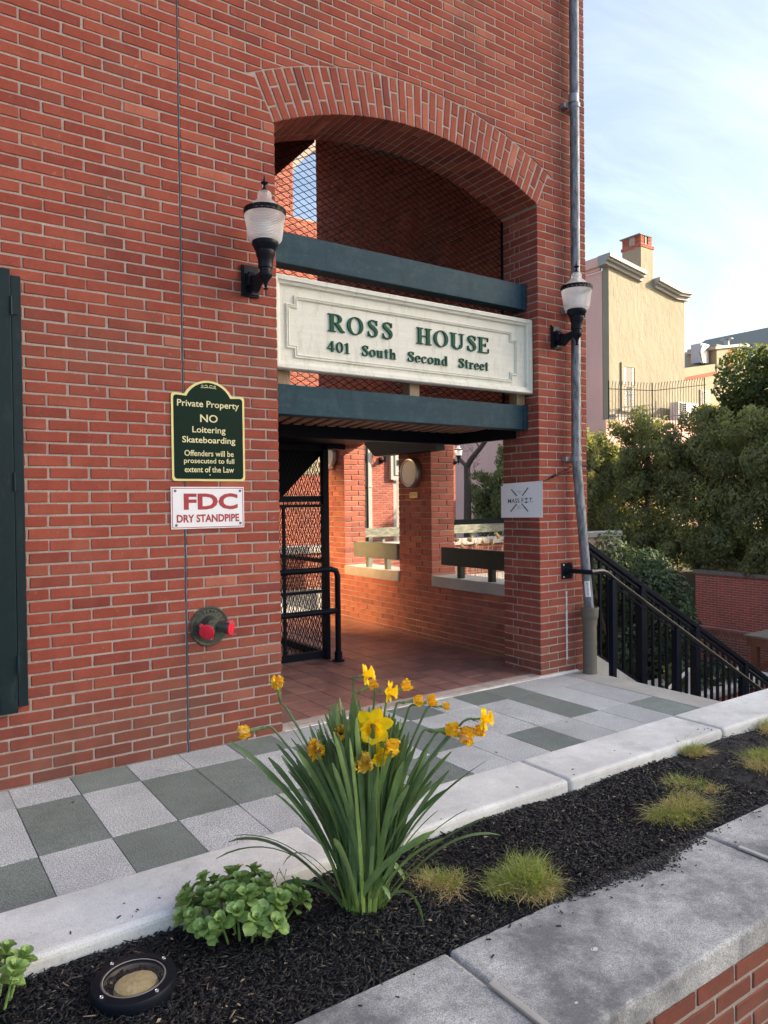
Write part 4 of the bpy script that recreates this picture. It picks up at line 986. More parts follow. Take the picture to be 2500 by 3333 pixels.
text('lettering', '401 Office', 0, .010, .105, .022, .0066, simple('plaque_print', (0.10, 0.06, 0.02), 0.6), PQ, (Vector((XS, 2.125, 1.562)), -Y_, Z_, -X_))

# ================================================================== DOWNPIPE
DP = empty('downpipe', (4.94, -.08, 2), 'grey zinc downpipe running down the corner of the building into a clay drain pipe', 'downpipe')
g = MB(); g.tube([(4.935, -.078, 7.1), (4.925, -.078, 4.2), (4.915, -.078, 1.86), (4.918, -.080, 1.80), (5.015, -.118, .60), (5.03, -.125, .50)], .040, 28); g.build('pipe', ZINC, DP, smooth=True)
for z in (4.84, 3.1, 1.845):
    g = MB(); c = (4.918+(z-1.8)*.004, -.078, z); g.tube([(c[0], c[1], z-.018), (c[0], c[1], z+.018)], .0455, 28)
    g.box(c[0]-.100, c[0]-.040, -.052, -.004, z-.018, z+.018); g.box(c[0]+.040, c[0]+.060, -.052, -.004, z-.018, z+.018); g.tube([(c[0]-.075, -.060, z), (c[0]-.075, -.050, z)], .006, 8)
    g.build('bracket', ZINC2, DP)
g = MB(); g.tube([(4.915, -.078, 3.1), (4.915, -.078, 3.16)], .0435, 28); g.tube([(4.918, -.078, 4.86), (4.918, -.078, 4.93)], .0435, 28); g.build('joint_collar', ZINC2, DP, smooth=True, angle=40)
dd = (Vector((5.015, -.118, .60))-Vector((4.918, -.080, 1.80))).normalized()
pc = Vector((4.918, -.080, 1.80))+dd*1.07; sidev = Vector((.80, -.6, 0)); sidev = (sidev-dd*sidev.dot(dd)).normalized(); nrm = sidev.cross(dd)*1.0
if nrm.dot(CAMLOC-pc) < 0: nrm = -nrm
view = (CAMLOC-pc); view = (view-dd*view.dot(dd)).normalized(); U2 = -dd.cross(view)*-1
g = MB(); vs = []; fs = []
for i in range(9):
    a = -.6+1.2*i/8
    for q in (-.068, .068): vs.append(pc+(view*math.cos(a)+dd.cross(view)*math.sin(a))*.0408+dd*q)
fs = [(2*i, 2*i+2, 2*i+3, 2*i+1) for i in range(8)]; g.add(vs, fs); g.build('sticker', WHITE, DP)
o = text('sticker_lettering', '#rickjob', 0, 0, .112, .026, .0006, GREYP, DP, (pc+view*.0412, dd, dd.cross(view)*(1 if (dd.cross(dd.cross(view))).dot(view) > 0 else -1), view))
CP = empty('clay_drain', (5.018, -.132, 0), 'olive grey clay drain socket standing at the foot of the downpipe', 'drain pipe')
g = MB(); g.lathe([(.0, .0), (.064, .0), (.060, .02), (.058, .44), (.062, .465), (.072, .485), (.075, .51), (.075, .545), (.079, .550), (.079, .572), (.072, .574), (.067, .55), (.062, .42), (0, .42)], (5.022, -.118, 0), 36)
g.build('socket', CLAY, CP, smooth=True, angle=35)

# ================================================================== STAIRS AND RAILS AT THE RIGHT
ST = empty('stairs', (6.5, -.7, -1), kind='structure')
for k in range(17):
    x = 5.075+k*.29; z = -.165*(k+1)
    if z < -2.95: break
    g = MB(); g.box(x+.001, x+.29, -1.46, .045, -3.0, z); g.build('step', CONC, ST)
g = MB(); s_ = -.57; cx0 = 5.16
g.prism([(cx0, -3.0), (9.6, -3.0), (9.6, .10+s_*(9.6-5.30)), (cx0, .10+s_*(cx0-5.30))], -.05, -.26); g.build('cheek_wall', CONC, ST, bevel=.006)
GR = empty('guard_rail', (5.2, .12, .1), 'black steel guard rail with square balusters descending beside the steps', 'railing')
zt = lambda x: 1.108-.545*(x-5.3); zbt = lambda x: .135-.565*(x-5.3)
yb_ = .13
g = MB(); g.bar((5.15, yb_, zt(5.15)-.025), (9.4, yb_, zt(9.4)-.025), .050, .045); g.build('top_rail', BLACK, GR, bevel=.004)
g = MB(); g.bar((5.15, yb_, zt(5.15)-.085), (9.4, yb_, zt(9.4)-.085), .030, .022); g.build('under_rail', BLACK, GR)
g = MB(); g.bar((5.15, yb_, zbt(5.15)-.02), (9.4, yb_, zbt(9.4)-.02), .045, .05); g.build('bottom_rail', BLACK, GR)
x = 5.35; pxs = (5.19, 6.07, 6.97, 7.90, 8.85)
while x < 9.35:
    if all(abs(x-p) > .05 for p in pxs):
        g = MB(); g.box(x-.0125, x+.0125, yb_-.0125, yb_+.0125, zbt(x)+.006, zt(x)-.098); g.build('baluster', BLACK, GR)
    x += .1125
for p in pxs[1:]:
    g = MB(); g.box(p-.038, p+.038, yb_-.036, yb_+.036, zbt(p)-.12, zt(p)-.05); g.build('post', BLACK, GR)
HR = empty('handrail', (5.2, -.17, 0), 'round black metal handrail on posts, bolted to the pier and looping past the downpipe', 'handrail')
yh = -.19; zh = lambda x: .878-.560*(x-5.12)
pts = [(4.872, -.012, .884), (4.886, -.10, .886), (4.91, -.175, .884), (4.945, -.20, .882), (5.02, -.20, .882), (5.10, yh, .880), (5.16, yh, .862)]+[(x, yh, zh(x)) for x in (5.3, 6, 7, 8, 9)]
g = MB(); g.tube(pts[:4], .0205, 14); g.build('rail', BLACK, HR, smooth=True)
STEELHL = simple('rail_highlight_steel', (0.045, 0.044, 0.042), 0.32, 0.4, c2=(0.008, 0.009, 0.012), nscale=3)  # paler steel colour paints in the highlight along the rail
g = MB(); g.tube(pts[3:], .0215, 14); g.build('rail', STEELHL, HR, smooth=True)
g = MB(); g.box(4.805, 4.940, -.010, -.001, .815, .955); g.tube([(4.872, -.011, .884), (4.872, -.022, .884)], .034, 18); g.build('wall_flange', BLACK, HR, bevel=.003)
for a, b in ((4.822, .833), (4.923, .833), (4.822, .937), (4.923, .937)):
    g = MB(); g.lathe([(0, 0), (.009, 0), (.008, .005), (0, .006)], (a, -.010, b), 8, axis='y'); g.build('bolt', CHROME, HR)
for p in (5.235, 6.16, 7.28, 8.3):
    g = MB(); g.box(p-.024, p+.024, yh-.024, yh+.024, -.165*(int((p-5.075)/.29)+1), zh(p)-.015); g.build('post', BLACK, HR)
g = MB(); g.bar((5.26, yh, zh(5.26)-.055), (9, yh, zh(9)-.055), .012, .012)
o = g.build('lower_bar', BLACK, HR)

# ================================================================== STAIR ENCLOSURE AND PIPE RAIL IN THE PASSAGE
GT = empty('mesh_gate', (2.9, 1.68, 0), 'black steel stair enclosure with vertical diamond mesh, in the passage behind the left wall', 'gate')
yg = 1.66; x0, x1 = 2.05, 3.465
g = MB(); g.box(x1-.055, x1, yg-.03, yg+.03, .031, 2.02); g.build('post', BLACK, GT)
for z0, z1, yy in ((.05, .115, 0), (1.505, 1.560, .02), (1.455, 1.480, -.005), (.66, .685, -.02), (1.98, 2.06, 0)):
    g = MB(); g.box(x0, x1-.056, yg-.02+yy, yg+.02+yy, z0, z1); g.build('crossbar', BLACK, GT)
g = MB(); g.box(2.995, 3.02, yg-.012, yg+.012, .116, 1.454); g.build('upright', BLACK, GT)
meshscreen('wire_mesh', (Vector((0, yg+.03, 0)), X_, Z_, -Y_), lambda u, v: v > .10, x0, x1-.05, .10, 2.0, .042, .088, .0042, GT)
sp = [(3.46, 2.04), (3.46, 1.99), (3.41, 1.985), (2.86, 1.42), (2.0, .55), (2.0, 2.04)]
g = MB(); g.prism(sp[::-1], -yg-.05, -yg-.062); g.build('stringer_dark_plate', BLACK, GT)  # black plate fills in the darkness as well as the stair side
g = MB(); g.prism([(3.46, 2.04), (3.46, 1.96), (2.2, .75), (2.2, 2.04)][::-1], -yg-.07, -yg-1.1); g.build('stair_underside', BLACK, GT)
g = MB(); g.box(2.15, 3.62, yg-.58, yg+.02, 2.035, 2.07); g.box(3.40, 3.60, yg-.12, yg+.02, 1.99, 2.033); g.build('header', BLACK, GT)
GT2 = MB(); meshscreen('wire_mesh', (Vector((x1-.02, 0, 0)), Y_, Z_, X_), lambda u, v: True, yg+.05, yg+1.5, .12, 1.9, .05, .095, .0042, GT)
g = MB(); g.box(x1-.05, x1+.0, yg+.04, yg+1.5, .031, .10); g.box(x1-.05, x1+.0, yg+.04, yg+1.5, .93, .965); g.box(x1-.05, x1, yg+1.5, yg+1.55, .031, 1.98); g.build('side_frame', BLACK, GT)
PR = empty('pipe_rail', (3.2, 1.5, .03), 'black round pipe guard rail with a flanged foot in front of the mesh gate', 'railing')
g = MB(); yp = 1.50
g.tube([(1.98, yp, .885), (3.40, yp, .885), (3.452, yp, .868), (3.470, yp, .82), (3.470, yp, .033)], .0265, 14); g.tube([(1.98, yp, .50), (3.455, yp, .50)], .0265, 14)
g.build('rail', BLACK, PR, smooth=True, angle=50)
g = MB(); g.lathe([(0, .032), (.058, .032), (.058, .045), (.036, .052), (.036, .12), (.030, .125)], (3.470, yp, 0), 20); g.build('foot_flange', BLACK, PR, smooth=True, angle=40)

# ================================================================== PLANTER
KY0, KY1, KZ, MZ = -1.482, -1.835, .105, .052
KB = empty('planter_kerb', (2.5, -1.66, 0)); KB['kind'] = 'structure'
kj = [-2.9, -1.36, .035, 1.475, 2.808, 4.170, 5.55, 6.95, 8.35]
for a, b in zip(kj[:-1], kj[1:]):
    g = MB(); g.box(a+.004, b-.004, KY1, KY0, -.10, KZ); o = g.build('kerb_stone', KERB, KB, bevel=.022); o.modifiers[0].segments = 3
g = MB(); g.box(-2.9, 8.35, KY1+.02, KY0-.02, -3.0, -.098); g.build('kerb_base', CONC, KB)
NW = empty('planter_wall', (2.2, -2.74, 0), 'low brick planter wall topped with broad stained concrete coping slabs, nearest the viewer', 'planter')
NY0, NY1, NZ = -2.494, -2.990, .060
cj = [-2.74, -1.34, .066, 1.472, 2.880, 4.286, 5.69, 7.1]
for a, b in zip(cj[:-1], cj[1:]):
    g = MB(); g.box(a+.005, b-.005, NY1, NY0, NZ-.098, NZ); o = g.build('coping_slab', COPE, NW, bevel=.016); o.modifiers[0].segments = 4
g = MB(); g.box(-2.74, 7.1, NY1+.0345, NY0, -1.1, NZ-.099); g.box(-2.7, 7.0, NY1+.02, NY0-.02, NZ-.09, NZ-.012); g.build('wall_core', MORT, NW)
NB = Brickset(NW, BR, 300, seed=33)
NB.field((Vector((0, NY1+.030, NZ-.098)), X_, Z_, -Y_), 6.9, -.003, course=.0700, mod=.222, joint=.0135, u0=-2.6, v0=-1.0-.003, phase=(.16, .049))
NB.finish()
JM = simple('joint_filler', (0.30, 0.28, 0.25), 0.8, c2=(0.2, 0.19, 0.17), nscale=30)
for x, ya, yb2 in ((1.472, -2.985, -2.70), (2.880, -2.985, -2.665), (.066, -2.985, -2.70)):
    t = empty('metal_skate_stop', (x, -2.84, NZ), {1.472: 'flat metal strip set along the coping joint at the bottom of the picture', 2.880: 'flat metal strip along the coping joint at the right edge', .066: 'flat metal strip along the coping joint outside the left edge'}[x], 'metal strip')
    g = MB(); g.box(x-.011, x+.011, ya, yb2, NZ+.001, NZ+.011); g.build('bar', CHROME if False else simple('dull_aluminium', (0.52, 0.50, 0.47), 0.45, 0.2), t, bevel=.002)
rg = random.Random(8)
g = MB()
for (x, y, r_) in ((1.86, -2.765, .017), (1.617, -2.90, .007), (2.1, -2.62, .004), (2.55, -2.8, .005)):
    pl = [(x+r_*math.cos(a)*rg.uniform(.7, 1.1), y+r_*.6*math.sin(a)*rg.uniform(.6, 1.2)) for a in np.linspace(0, 2*math.pi, 12, endpoint=False)]
    g.add([(p[0], p[1], NZ+.0012) for p in pl], [tuple(range(len(pl)))])
o = g.build('bird_dropping', WSEAL, NW)

# mulch bed
g = MB(); nx, ny = 150, 14; vs = []
for j in range(ny+1):
    for i in range(nx+1):
        x = -2.8+(8.2+2.8)*i/nx; y = KY1+.004+(NY0-KY1-.008)*j/ny
        vs.append((x, y, MZ-.012+.010*math.sin(x*5.1+y*7)*math.cos(y*9-x*2)+rg.uniform(-.004, .004)))
fs = [(j*(nx+1)+i, (j+1)*(nx+1)+i, (j+1)*(nx+1)+i+1, j*(nx+1)+i+1) for j in range(ny) for i in range(nx)]
g.add(vs, fs); o = g.build('mulch_bed', MULCHG, None, smooth=True); o['kind'] = 'structure'
def chips(n, seed):
    R = np.random.RandomState(seed)
    x = np.where(R.rand(n) < .72, R.uniform(-.3, 3.6, n), R.uniform(-2.5, 6.8, n))
    y = R.uniform(NY0, KY1, n)
    # a spill onto the near coping
    sp = R.rand(n) < .030; cx = R.normal(2.45, .22, n); spd = np.abs(R.normal(0, .030, n))+np.clip(.055-np.abs(cx-2.5)*.25, 0, 1)*R.rand(n)
    x = np.where(sp, cx, x); y = np.where(sp, NY0-spd, y)
    lng = R.gamma(4.5, .0042, n)*(1+.0*x)+.006; wd = R.uniform(.0022, .0065, n); th = R.uniform(.001, .003, n)
    big = R.rand(n) < .02; wd = np.where(big, wd*2.2, wd)
    lng = np.where(sp, lng*.5, lng)
    base = MZ-.010+.010*np.sin(x*5.1+y*7)*np.cos(y*9-x*2)
    z = np.where(sp, NZ+.0025+R.rand(n)*.004, base+R.uniform(0, .015, n))
    a = R.uniform(0, 2*np.pi, n); pt = np.where(sp, 0, R.normal(0, .24, n)); rl = np.where(sp, 0, R.normal(0, .5, n))
    ux = np.stack([np.cos(a)*np.cos(pt), np.sin(a)*np.cos(pt), np.sin(pt)], 1)
    sd_ = np.stack([-np.sin(a), np.cos(a), 0*a], 1); up_ = np.cross(ux, sd_)
    vy = sd_*np.cos(rl)[:, None]+up_*np.sin(rl)[:, None]; vz = np.cross(ux, vy)
    c = np.stack([x, y, z], 1); V = []
    for (i, j, k) in ((-1, -1, -1), (1, -.6, -1), (.85, 1, -1), (-.8, .7, -1), (-1, -1, 1), (1, -.6, 1), (.85, 1, 1), (-.8, .7, 1)):
        V.append(c+ux*(lng/2*i)[:, None]+vy*(wd/2*j)[:, None]+vz*(th/2*k)[:, None])
    V = np.stack(V, 1).reshape(-1, 3); F = np.array([(4, 5, 6, 7), (0, 1, 5, 4), (1, 2, 6, 5), (2, 3, 7, 6), (3, 0, 4, 7)])
    F = (F[None]+(np.arange(n)*8)[:, None, None]).reshape(-1, 4)
    r = R.rand(n)
    return fastmesh('mulch', V, F, CHIP, np.repeat(r, 5))
g = MB(); rgm = random.Random(31)
for k in range(60):
    u_ = rgm.random()
    if u_ < .45: x, y, z = rgm.uniform(-.2, 4.8), KY1+abs(rgm.gauss(.01, .05))+.01, KZ+.002
    elif u_ < .85: x, y, z = rgm.uniform(.6, 3.4), NY0-abs(rgm.gauss(0, .09))-.012, NZ+.002
    else: x, y, z = rgm.uniform(0, 4.6), rgm.uniform(-1.4, -.05), .002
    if z == KZ+.002 and y > KY0-.02: continue
    a = rgm.uniform(0, 6.28); s_ = rgm.uniform(.003, .010); c_ = Vector((x, y, z+.001)); ux = Vector((math.cos(a), math.sin(a), 0)); vy = Vector((-math.sin(a), math.cos(a), 0))
    g.obox(c_, ux, vy, Z_, s_, s_*.28, .001, rgm.random()*.9)
mb_ = g.build('mulch_crumbs', CHIP); tag(mb_, 'stray mulch crumbs scattered on the kerb, coping and paving', 'mulch crumbs', kind='stuff')
o = raw('mulch', chips(46000, 4)); tag(o, 'black shredded bark mulch filling the planter', 'mulch', kind='stuff')

# ------------------------------------------------------------------ daffodil clump
DB = Vector((1.401, -2.118, MZ-.01)); RT = Vector((CR.x, CR.y, 0)).normalized(); FW = Vector((CF.x, CF.y, 0)).normalized()
DF = empty('daffodil_clump', DB, 'tall clump of daffodils with long dark green leaves and yellow flowers, some wilted', 'daffodils')
rg = random.Random(14)
def blade(base, tip, wdt, lean, droop, tw, kinkp=None):
    """strap leaf: base to tip along a curve, V section"""
    n = 12; vs = []; L_ = (tip-base).length
    mid = base.lerp(tip, .5); mid = Vector((base.x+(tip.x-base.x)*lean, base.y+(tip.y-base.y)*lean, base.z+(tip.z-base.z)*.62+droop))
    hd = Vector((tip.x-base.x, tip.y-base.y, 0)); hd = hd.normalized() if hd.length > .02 else Vector((1, 0, 0))
    a0 = tw
    for i in range(n+1):
        t = i/n; p = base*(1-t)**2+mid*2*t*(1-t)+tip*t*t; d = ((mid-base)*(1-t)+(tip-mid)*t).normalized()
        s_ = d.cross(Z_) if abs(d.z) < .999 else hd.cross(Z_)
        if s_.length < .05: s_ = Vector((-hd.y, hd.x, 0))
        s_.normalize(); ang_ = a0+t*tw*.8; u_ = s_.cross(d); s2 = s_*math.cos(ang_)+u_*math.sin(ang_); nn_ = s2.cross(d)
        w_ = wdt*(.72+.5*t-.15*t*t)*(1 if t < .86 else math.sqrt(max(0, 1-((t-.86)/.145)**2)))
        w_ = max(w_, .0008); vs += [p-s2*w_/2+nn_*w_*.14, p, p+s2*w_/2+nn_*w_*.14]
    fs = []
    for i in range(n):
        b = i*3; fs += [(b, b+1, b+4, b+3), (b+1, b+2, b+5, b+4)]
    return vs, fs
def leaf(base, tip, wdt, lean=.25, droop=.0, tw=0.0):
    vs, fs = blade(base, tip, wdt, lean, droop, tw); g = MB()
    r0 = rg.random()*.8
    n = len(fs)
    g.v = [tuple(v) for v in vs]; g.f = fs; g.r = [min(1, r0*(.9)+(.45 if i < 4 else .2 if i < 8 else 0)) for i in range(n)]
    return g.build('leaf', DLEAF, DF, smooth=True)
def rel(x, d, z): return DB+RT*x+FW*d+Z_*z
tips = [(-.47, .0, .61), (-.40, .02, .53), (-.27, .05, .66), (-.33, -.05, .50), (.44, 0, .53), (.38, .02, .48), (.32, .05, .545), (.30, .0, .43)]
for x, d, z in tips:
    b = rel(x*.10+rg.uniform(-.02, .02), rg.uniform(-.03, .04), .0); leaf(b, rel(x, d, z), rg.uniform(.017, .023), .22, .0, rg.uniform(-.5, .5))
for (x, d, z, ln, dr) in ((-.52, -.02, .20, .45, .20), (-.49, .03, .235, .5, .17), (-.45, -.06, .30, .45, .12), (.45, -.03, .345, .35, .03), (.50, .06, .235, .5, .15), (.36, -.10, .40, .3, .0), (.28, -.10, .30, .3, .02), (.20, -.16, .34, .3, .0)):
    b = rel(x*.12, rg.uniform(-.04, .02), .0); leaf(b, rel(x, d, z), rg.uniform(.018, .024), ln, dr, rg.uniform(-.6, .6))
for k in range(180):
    a = rg.uniform(0, 2*math.pi); q = math.sqrt(rg.random()); bx, bd = .075*q*math.cos(a), .055*q*math.sin(a)
    sp_ = rg.gauss(0, .140); fx = bx*1.6+sp_; fx = max(-.33, min(.32, fx)); fd = bd*2.2+rg.gauss(0, .085)
    hz_ = .80-.70*abs(fx+.04)**1.05-.25*abs(fd)-abs(rg.gauss(0, .11))
    leaf(rel(bx, bd, 0), rel(fx, fd, hz_), rg.uniform(.015, .024), rg.uniform(.22, .42), rg.uniform(-.03, .015), rg.uniform(-1.0, 1.0))
# browned and bent-over leaves
for k in range(10):
    a = rg.uniform(0, 6.28); q = rg.uniform(.14, .34); o = leaf(rel(.04*math.cos(a), .03*math.sin(a), 0), rel(q*math.cos(a), .6*q*math.sin(a), rg.uniform(.03, .22)), rg.uniform(.012, .019), rg.uniform(.5, .8), rg.uniform(.10, .22), rg.uniform(-1, 1))
LT = empty('leaf_litter', (1.6, -2.2, MZ), 'scattered tan leaf fragments and pale chips lying on the mulch', 'leaf litter', kind='stuff'); g = MB()
for k in range(150):
    x, y = rg.uniform(.1, 4.6), rg.uniform(NY0+.01, KY1-.01); s_ = rg.uniform(.003, .010); a = rg.uniform(0, 6.28); z = MZ+.008+rg.uniform(0, .006)
    c_ = Vector((x, y, z)); u_ = Vector((math.cos(a), math.sin(a), rg.uniform(-.4, .4))); v_ = Vector((-math.sin(a), math.cos(a), rg.uniform(-.4, .4)))
    g.add([c_-u_*s_, c_-v_*s_*.45, c_+u_*s_, c_+v_*s_*.5+Z_*s_*.3], [(0, 1, 2, 3)], rg.random())
g.build('fragments', PAPER, LT)['kind'] = 'stuff'
# flowers
FM = {}
def petalmesh(kind, seed):
    r_ = random.Random(seed); n = 7; Lp, Wp = {'open': (.046, .034), 'wilt': (.030, .016)}[kind]; vs = []; fs = []
    for i in range(n+1):
        t = i/n; w_ = Wp*math.sin(math.pi*min(1, .12+t*.80))**.8*(1 if t < .93 else .35); cur = .012*math.sin(t*2.2) if kind == 'open' else .022*t*t
        for j in range(5):
            s_ = j/4-.5; vs.append((t*Lp, s_*w_, cur*(-1 if kind == 'open' else 1)*.5+abs(s_)*.010*(1 if kind == 'open' else -1)+r_.uniform(-.0016, .0016)*(3 if kind == 'wilt' else 1)))
    for i in range(n):
        for j in range(4): b = i*5+j; fs.append((b, b+1, b+6, b+5))
    g = MB(); g.add(vs, fs, r_.random()); me = bpy.data.meshes.new('petal'); me.from_pydata(g.v, [], g.f); me.materials.append(PETAL if kind == 'open' else WILT)
    a = me.attributes.new('rnd', 'FLOAT', 'FACE'); a.data.foreach_set('value', g.r); me.polygons.foreach_set('use_smooth', [True]*len(g.f)); return me
def trumpmesh(kind, seed):
    r_ = random.Random(seed); n = 30; prof = {'open': [(.009, 0), (.0125, .010), (.0155, .022), (.020, .031), (.026, .037), (.031, .0375)], 'wilt': [(.006, 0), (.009, .010), (.011, .020), (.0135, .026), (.015, .029)]}[kind]
    vs, fs = [], []
    for i, (q, h) in enumerate(prof):
        for k in range(n):
            a = 2*math.pi*k/n; fr = (i/(len(prof)-1))**3; am = (.0022 if kind == 'open' else .0035)*fr
            qq = q+am*math.sin(a*7+seed)+am*math.sin(a*11); vs.append((qq*math.cos(a), qq*math.sin(a), h+am*math.sin(a*9)))
    for i in range(len(prof)-1):
        for k in range(n): fs.append((i*n+k, i*n+(k+1) % n, (i+1)*n+(k+1) % n, (i+1)*n+k))
    me = bpy.data.meshes.new('daffodil_flower'); me.from_pydata(vs, [], fs); me.materials.append(TRUMP if kind == 'open' else WILT)
    a = me.attributes.new('rnd', 'FLOAT', 'FACE'); a.data.foreach_set('value', [r_.random()]*len(fs)); me.polygons.foreach_set('use_smooth', [True]*len(fs)); return me
def flower(x, d, z, face, kind, sc=1.0, stem_from=None, label=None):
    c = rel(x, d, z); fdir = (RT*face[0]+FW*face[1]+Z_*face[2]).normalized(); seed = rg.randrange(99)
    me = trumpmesh(kind, seed); Q = fdir.to_track_quat('Z', 'Y')
    o = bpy.data.objects.new('flower', me); COL.objects.link(o); o.parent = DF; o.location = c-DB; o.rotation_mode = 'QUATERNION'; o.rotation_quaternion = Q @ Quaternion((0, 0, 1), rg.uniform(0, 6)); o.scale = (sc,)*3
    if label: o['label'] = label
    pm = [petalmesh(kind, seed+i) for i in range(2)]
    for i in range(6):
        a = 2*math.pi*i/6+rg.uniform(-.1, .1); p = bpy.data.objects.new('petal', pm[i % 2]); COL.objects.link(p); p.parent = o
        tilt = rg.uniform(-.25, .1) if kind == 'open' else rg.uniform(-1.25, -.7)
        p.rotation_mode = 'QUATERNION'; p.rotation_quaternion = Quaternion((0, 0, 1), a) @ Quaternion((0, 1, 0), tilt)
        p.location = (.006*math.cos(a), .006*math.sin(a), .003+.0012*(i % 2))
    # neck and stem
    bk = c-fdir*.030*sc; ov = c-fdir*.044*sc; g = MB()
    g.tube([c-fdir*.002, c-fdir*.018*sc, bk], [.0075*sc, .0045*sc, .0042*sc], 8, r=.9); g.tube([bk, bk.lerp(ov, .5), ov], [.0042*sc, .0062*sc, .0035*sc], 8, r=.4)
    b = rel(max(-.06, min(.06, x*.22)), d*.3, 0) if stem_from is None else rel(*stem_from)
    top = ov-fdir*.012+Z_*.002; m1 = Vector((b.x+(top.x-b.x)*.35, b.y+(top.y-b.y)*.35, b.z+(top.z-b.z)*.62)); m2 = Vector((b.x+(top.x-b.x)*.86, b.y+(top.y-b.y)*.86, top.z-.035))
    P_ = [b, m1, m2, top, ov]; 
    sp_ = []
    for i in range(13):
        t = i/12*4; k = min(int(t), 3); f_ = t-k; p0, p1, p2, p3 = P_[max(k-1, 0)], P_[k], P_[k+1], P_[min(k+2, 4)]
        sp_.append(.5*((2*p1)+(p2-p0)*f_+(2*p0-5*p1+4*p2-p3)*f_*f_+(3*p1-p0-3*p2+p3)*f_**3))
    g.tube(sp_, [.0042]*10+[.0036]*3, 7, r=.35); g.build('flower_stem', DLEAF, DF, smooth=True)
    g = MB(); n_ = 5; sd2 = fdir.cross(Z_).normalized() if abs(fdir.z) < .95 else RT
    vs = []
    for i in range(6):
        t = i/5; p = top+(ov-top)*t*1.4+Z_*(-.010*t)+sd2*rg.uniform(-.002, .002)+fdir*.018*t; w_ = .007*(1-t*.8); vs += [p-sd2*w_+Z_*rg.uniform(0, .003), p+sd2*w_]
    g.add(vs, [(2*i, 2*i+1, 2*i+3, 2*i+2) for i in range(5)]); g.build('sheath', PAPER, DF)
flower(.013, -.01, .845, (.55, -.10, .18), 'open', .82)
flower(.040, -.06, .680, (.02, -.97, -.12), 'open', 1.42, label='largest open yellow trumpet flower facing the viewer')
flower(.065, -.07, .590, (.12, -.9, -.35), 'open', 1.0)
flower(.095, -.05, .795, (.95, -.25, .0), 'open', .80); flower(.145, -.02, .800, (.85, .2, .45), 'wilt', 1.05)
flower(.425, -.03, .690, (.92, -.45, .18), 'open', .86)
flower(.295, -.03, .652, (.93, -.3, .12), 'wilt', 1.45); flower(.345, -.04, .638, (.9, -.4, .0), 'wilt', 1.5); flower(.40, -.01, .645, (.95, -.1, -.05), 'wilt', 1.15)
flower(-.150, -.05, .605, (-.1, -.95, -.05), 'wilt', 1.75); flower(-.078, -.02, .652, (.35, -.85, .1), 'wilt', 1.35)
flower(.004, -.09, .585, (.25, -.9, -.4), 'wilt', 1.7); flower(.085, -.09, .620, (.85, -.5, .1), 'wilt', 1.4)
flower(-.297, .0, .800, (-.1, -.3, .95), 'wilt', 1.25); flower(-.395, -.02, .655, (-.95, -.2, -.1), 'wilt', 1.25)
flower(.025, .04, .790, (.75, .2, .35), 'wilt', 1.05); flower(.185, .0, .748, (.93, .1, .12), 'wilt', 1.0)
flower(.235, .01, .740, (.9, .0, .2), 'wilt', 1.05); flower(.29, .02, .722, (.98, .1, .0), 'wilt', .75)

# ------------------------------------------------------------------ sedum
def sedum_leafmesh(seed):
    r_ = random.Random(seed); n = 7; vs = []; fs = []; Lp, Wp = .040*r_.uniform(.9, 1.1), .037*r_.uniform(.9, 1.1)
    for i in range(n+1):
        t = i/n; w_ = Wp*(.22+.9*math.sin(math.pi*(t**.8)*.93)**.9) if t < .97 else Wp*.45
        w_ = Wp*(.20+.80*math.sin(math.pi*.5*min(1, t*1.55)))*(1 if t < .62 else math.sqrt(max(.03, 1-((t-.62)/.385)**2)))
        for j in range(5):
            s_ = j/4-.5; vs.append((t*Lp, s_*w_+(r_.uniform(-.0008, .0008) if j in (0, 4) else 0), .010*math.sin(t*2.4)-.006*t*t+abs(s_)**1.5*.018*(1-.3*t)))
    for i in range(n):
        for j in range(4): b = i*5+j; fs.append((b, b+1, b+6, b+5))
    nv_ = len(vs); vs += [(v[0], v[1]*.96, v[2]-.0016) for v in vs]; fs += [(f[3]+nv_, f[2]+nv_, f[1]+nv_, f[0]+nv_) for f in fs[:]]
    me = bpy.data.meshes.new('leaf'); me.from_pydata(vs, [], fs); me.materials.append(SEDUM)
    a = me.attributes.new('rnd', 'FLOAT', 'FACE'); a.data.foreach_set('value', [r_.random()]*len(fs)); me.polygons.foreach_set('use_smooth', [True]*len(fs)); return me
SLM = [sedum_leafmesh(i) for i in range(10)]
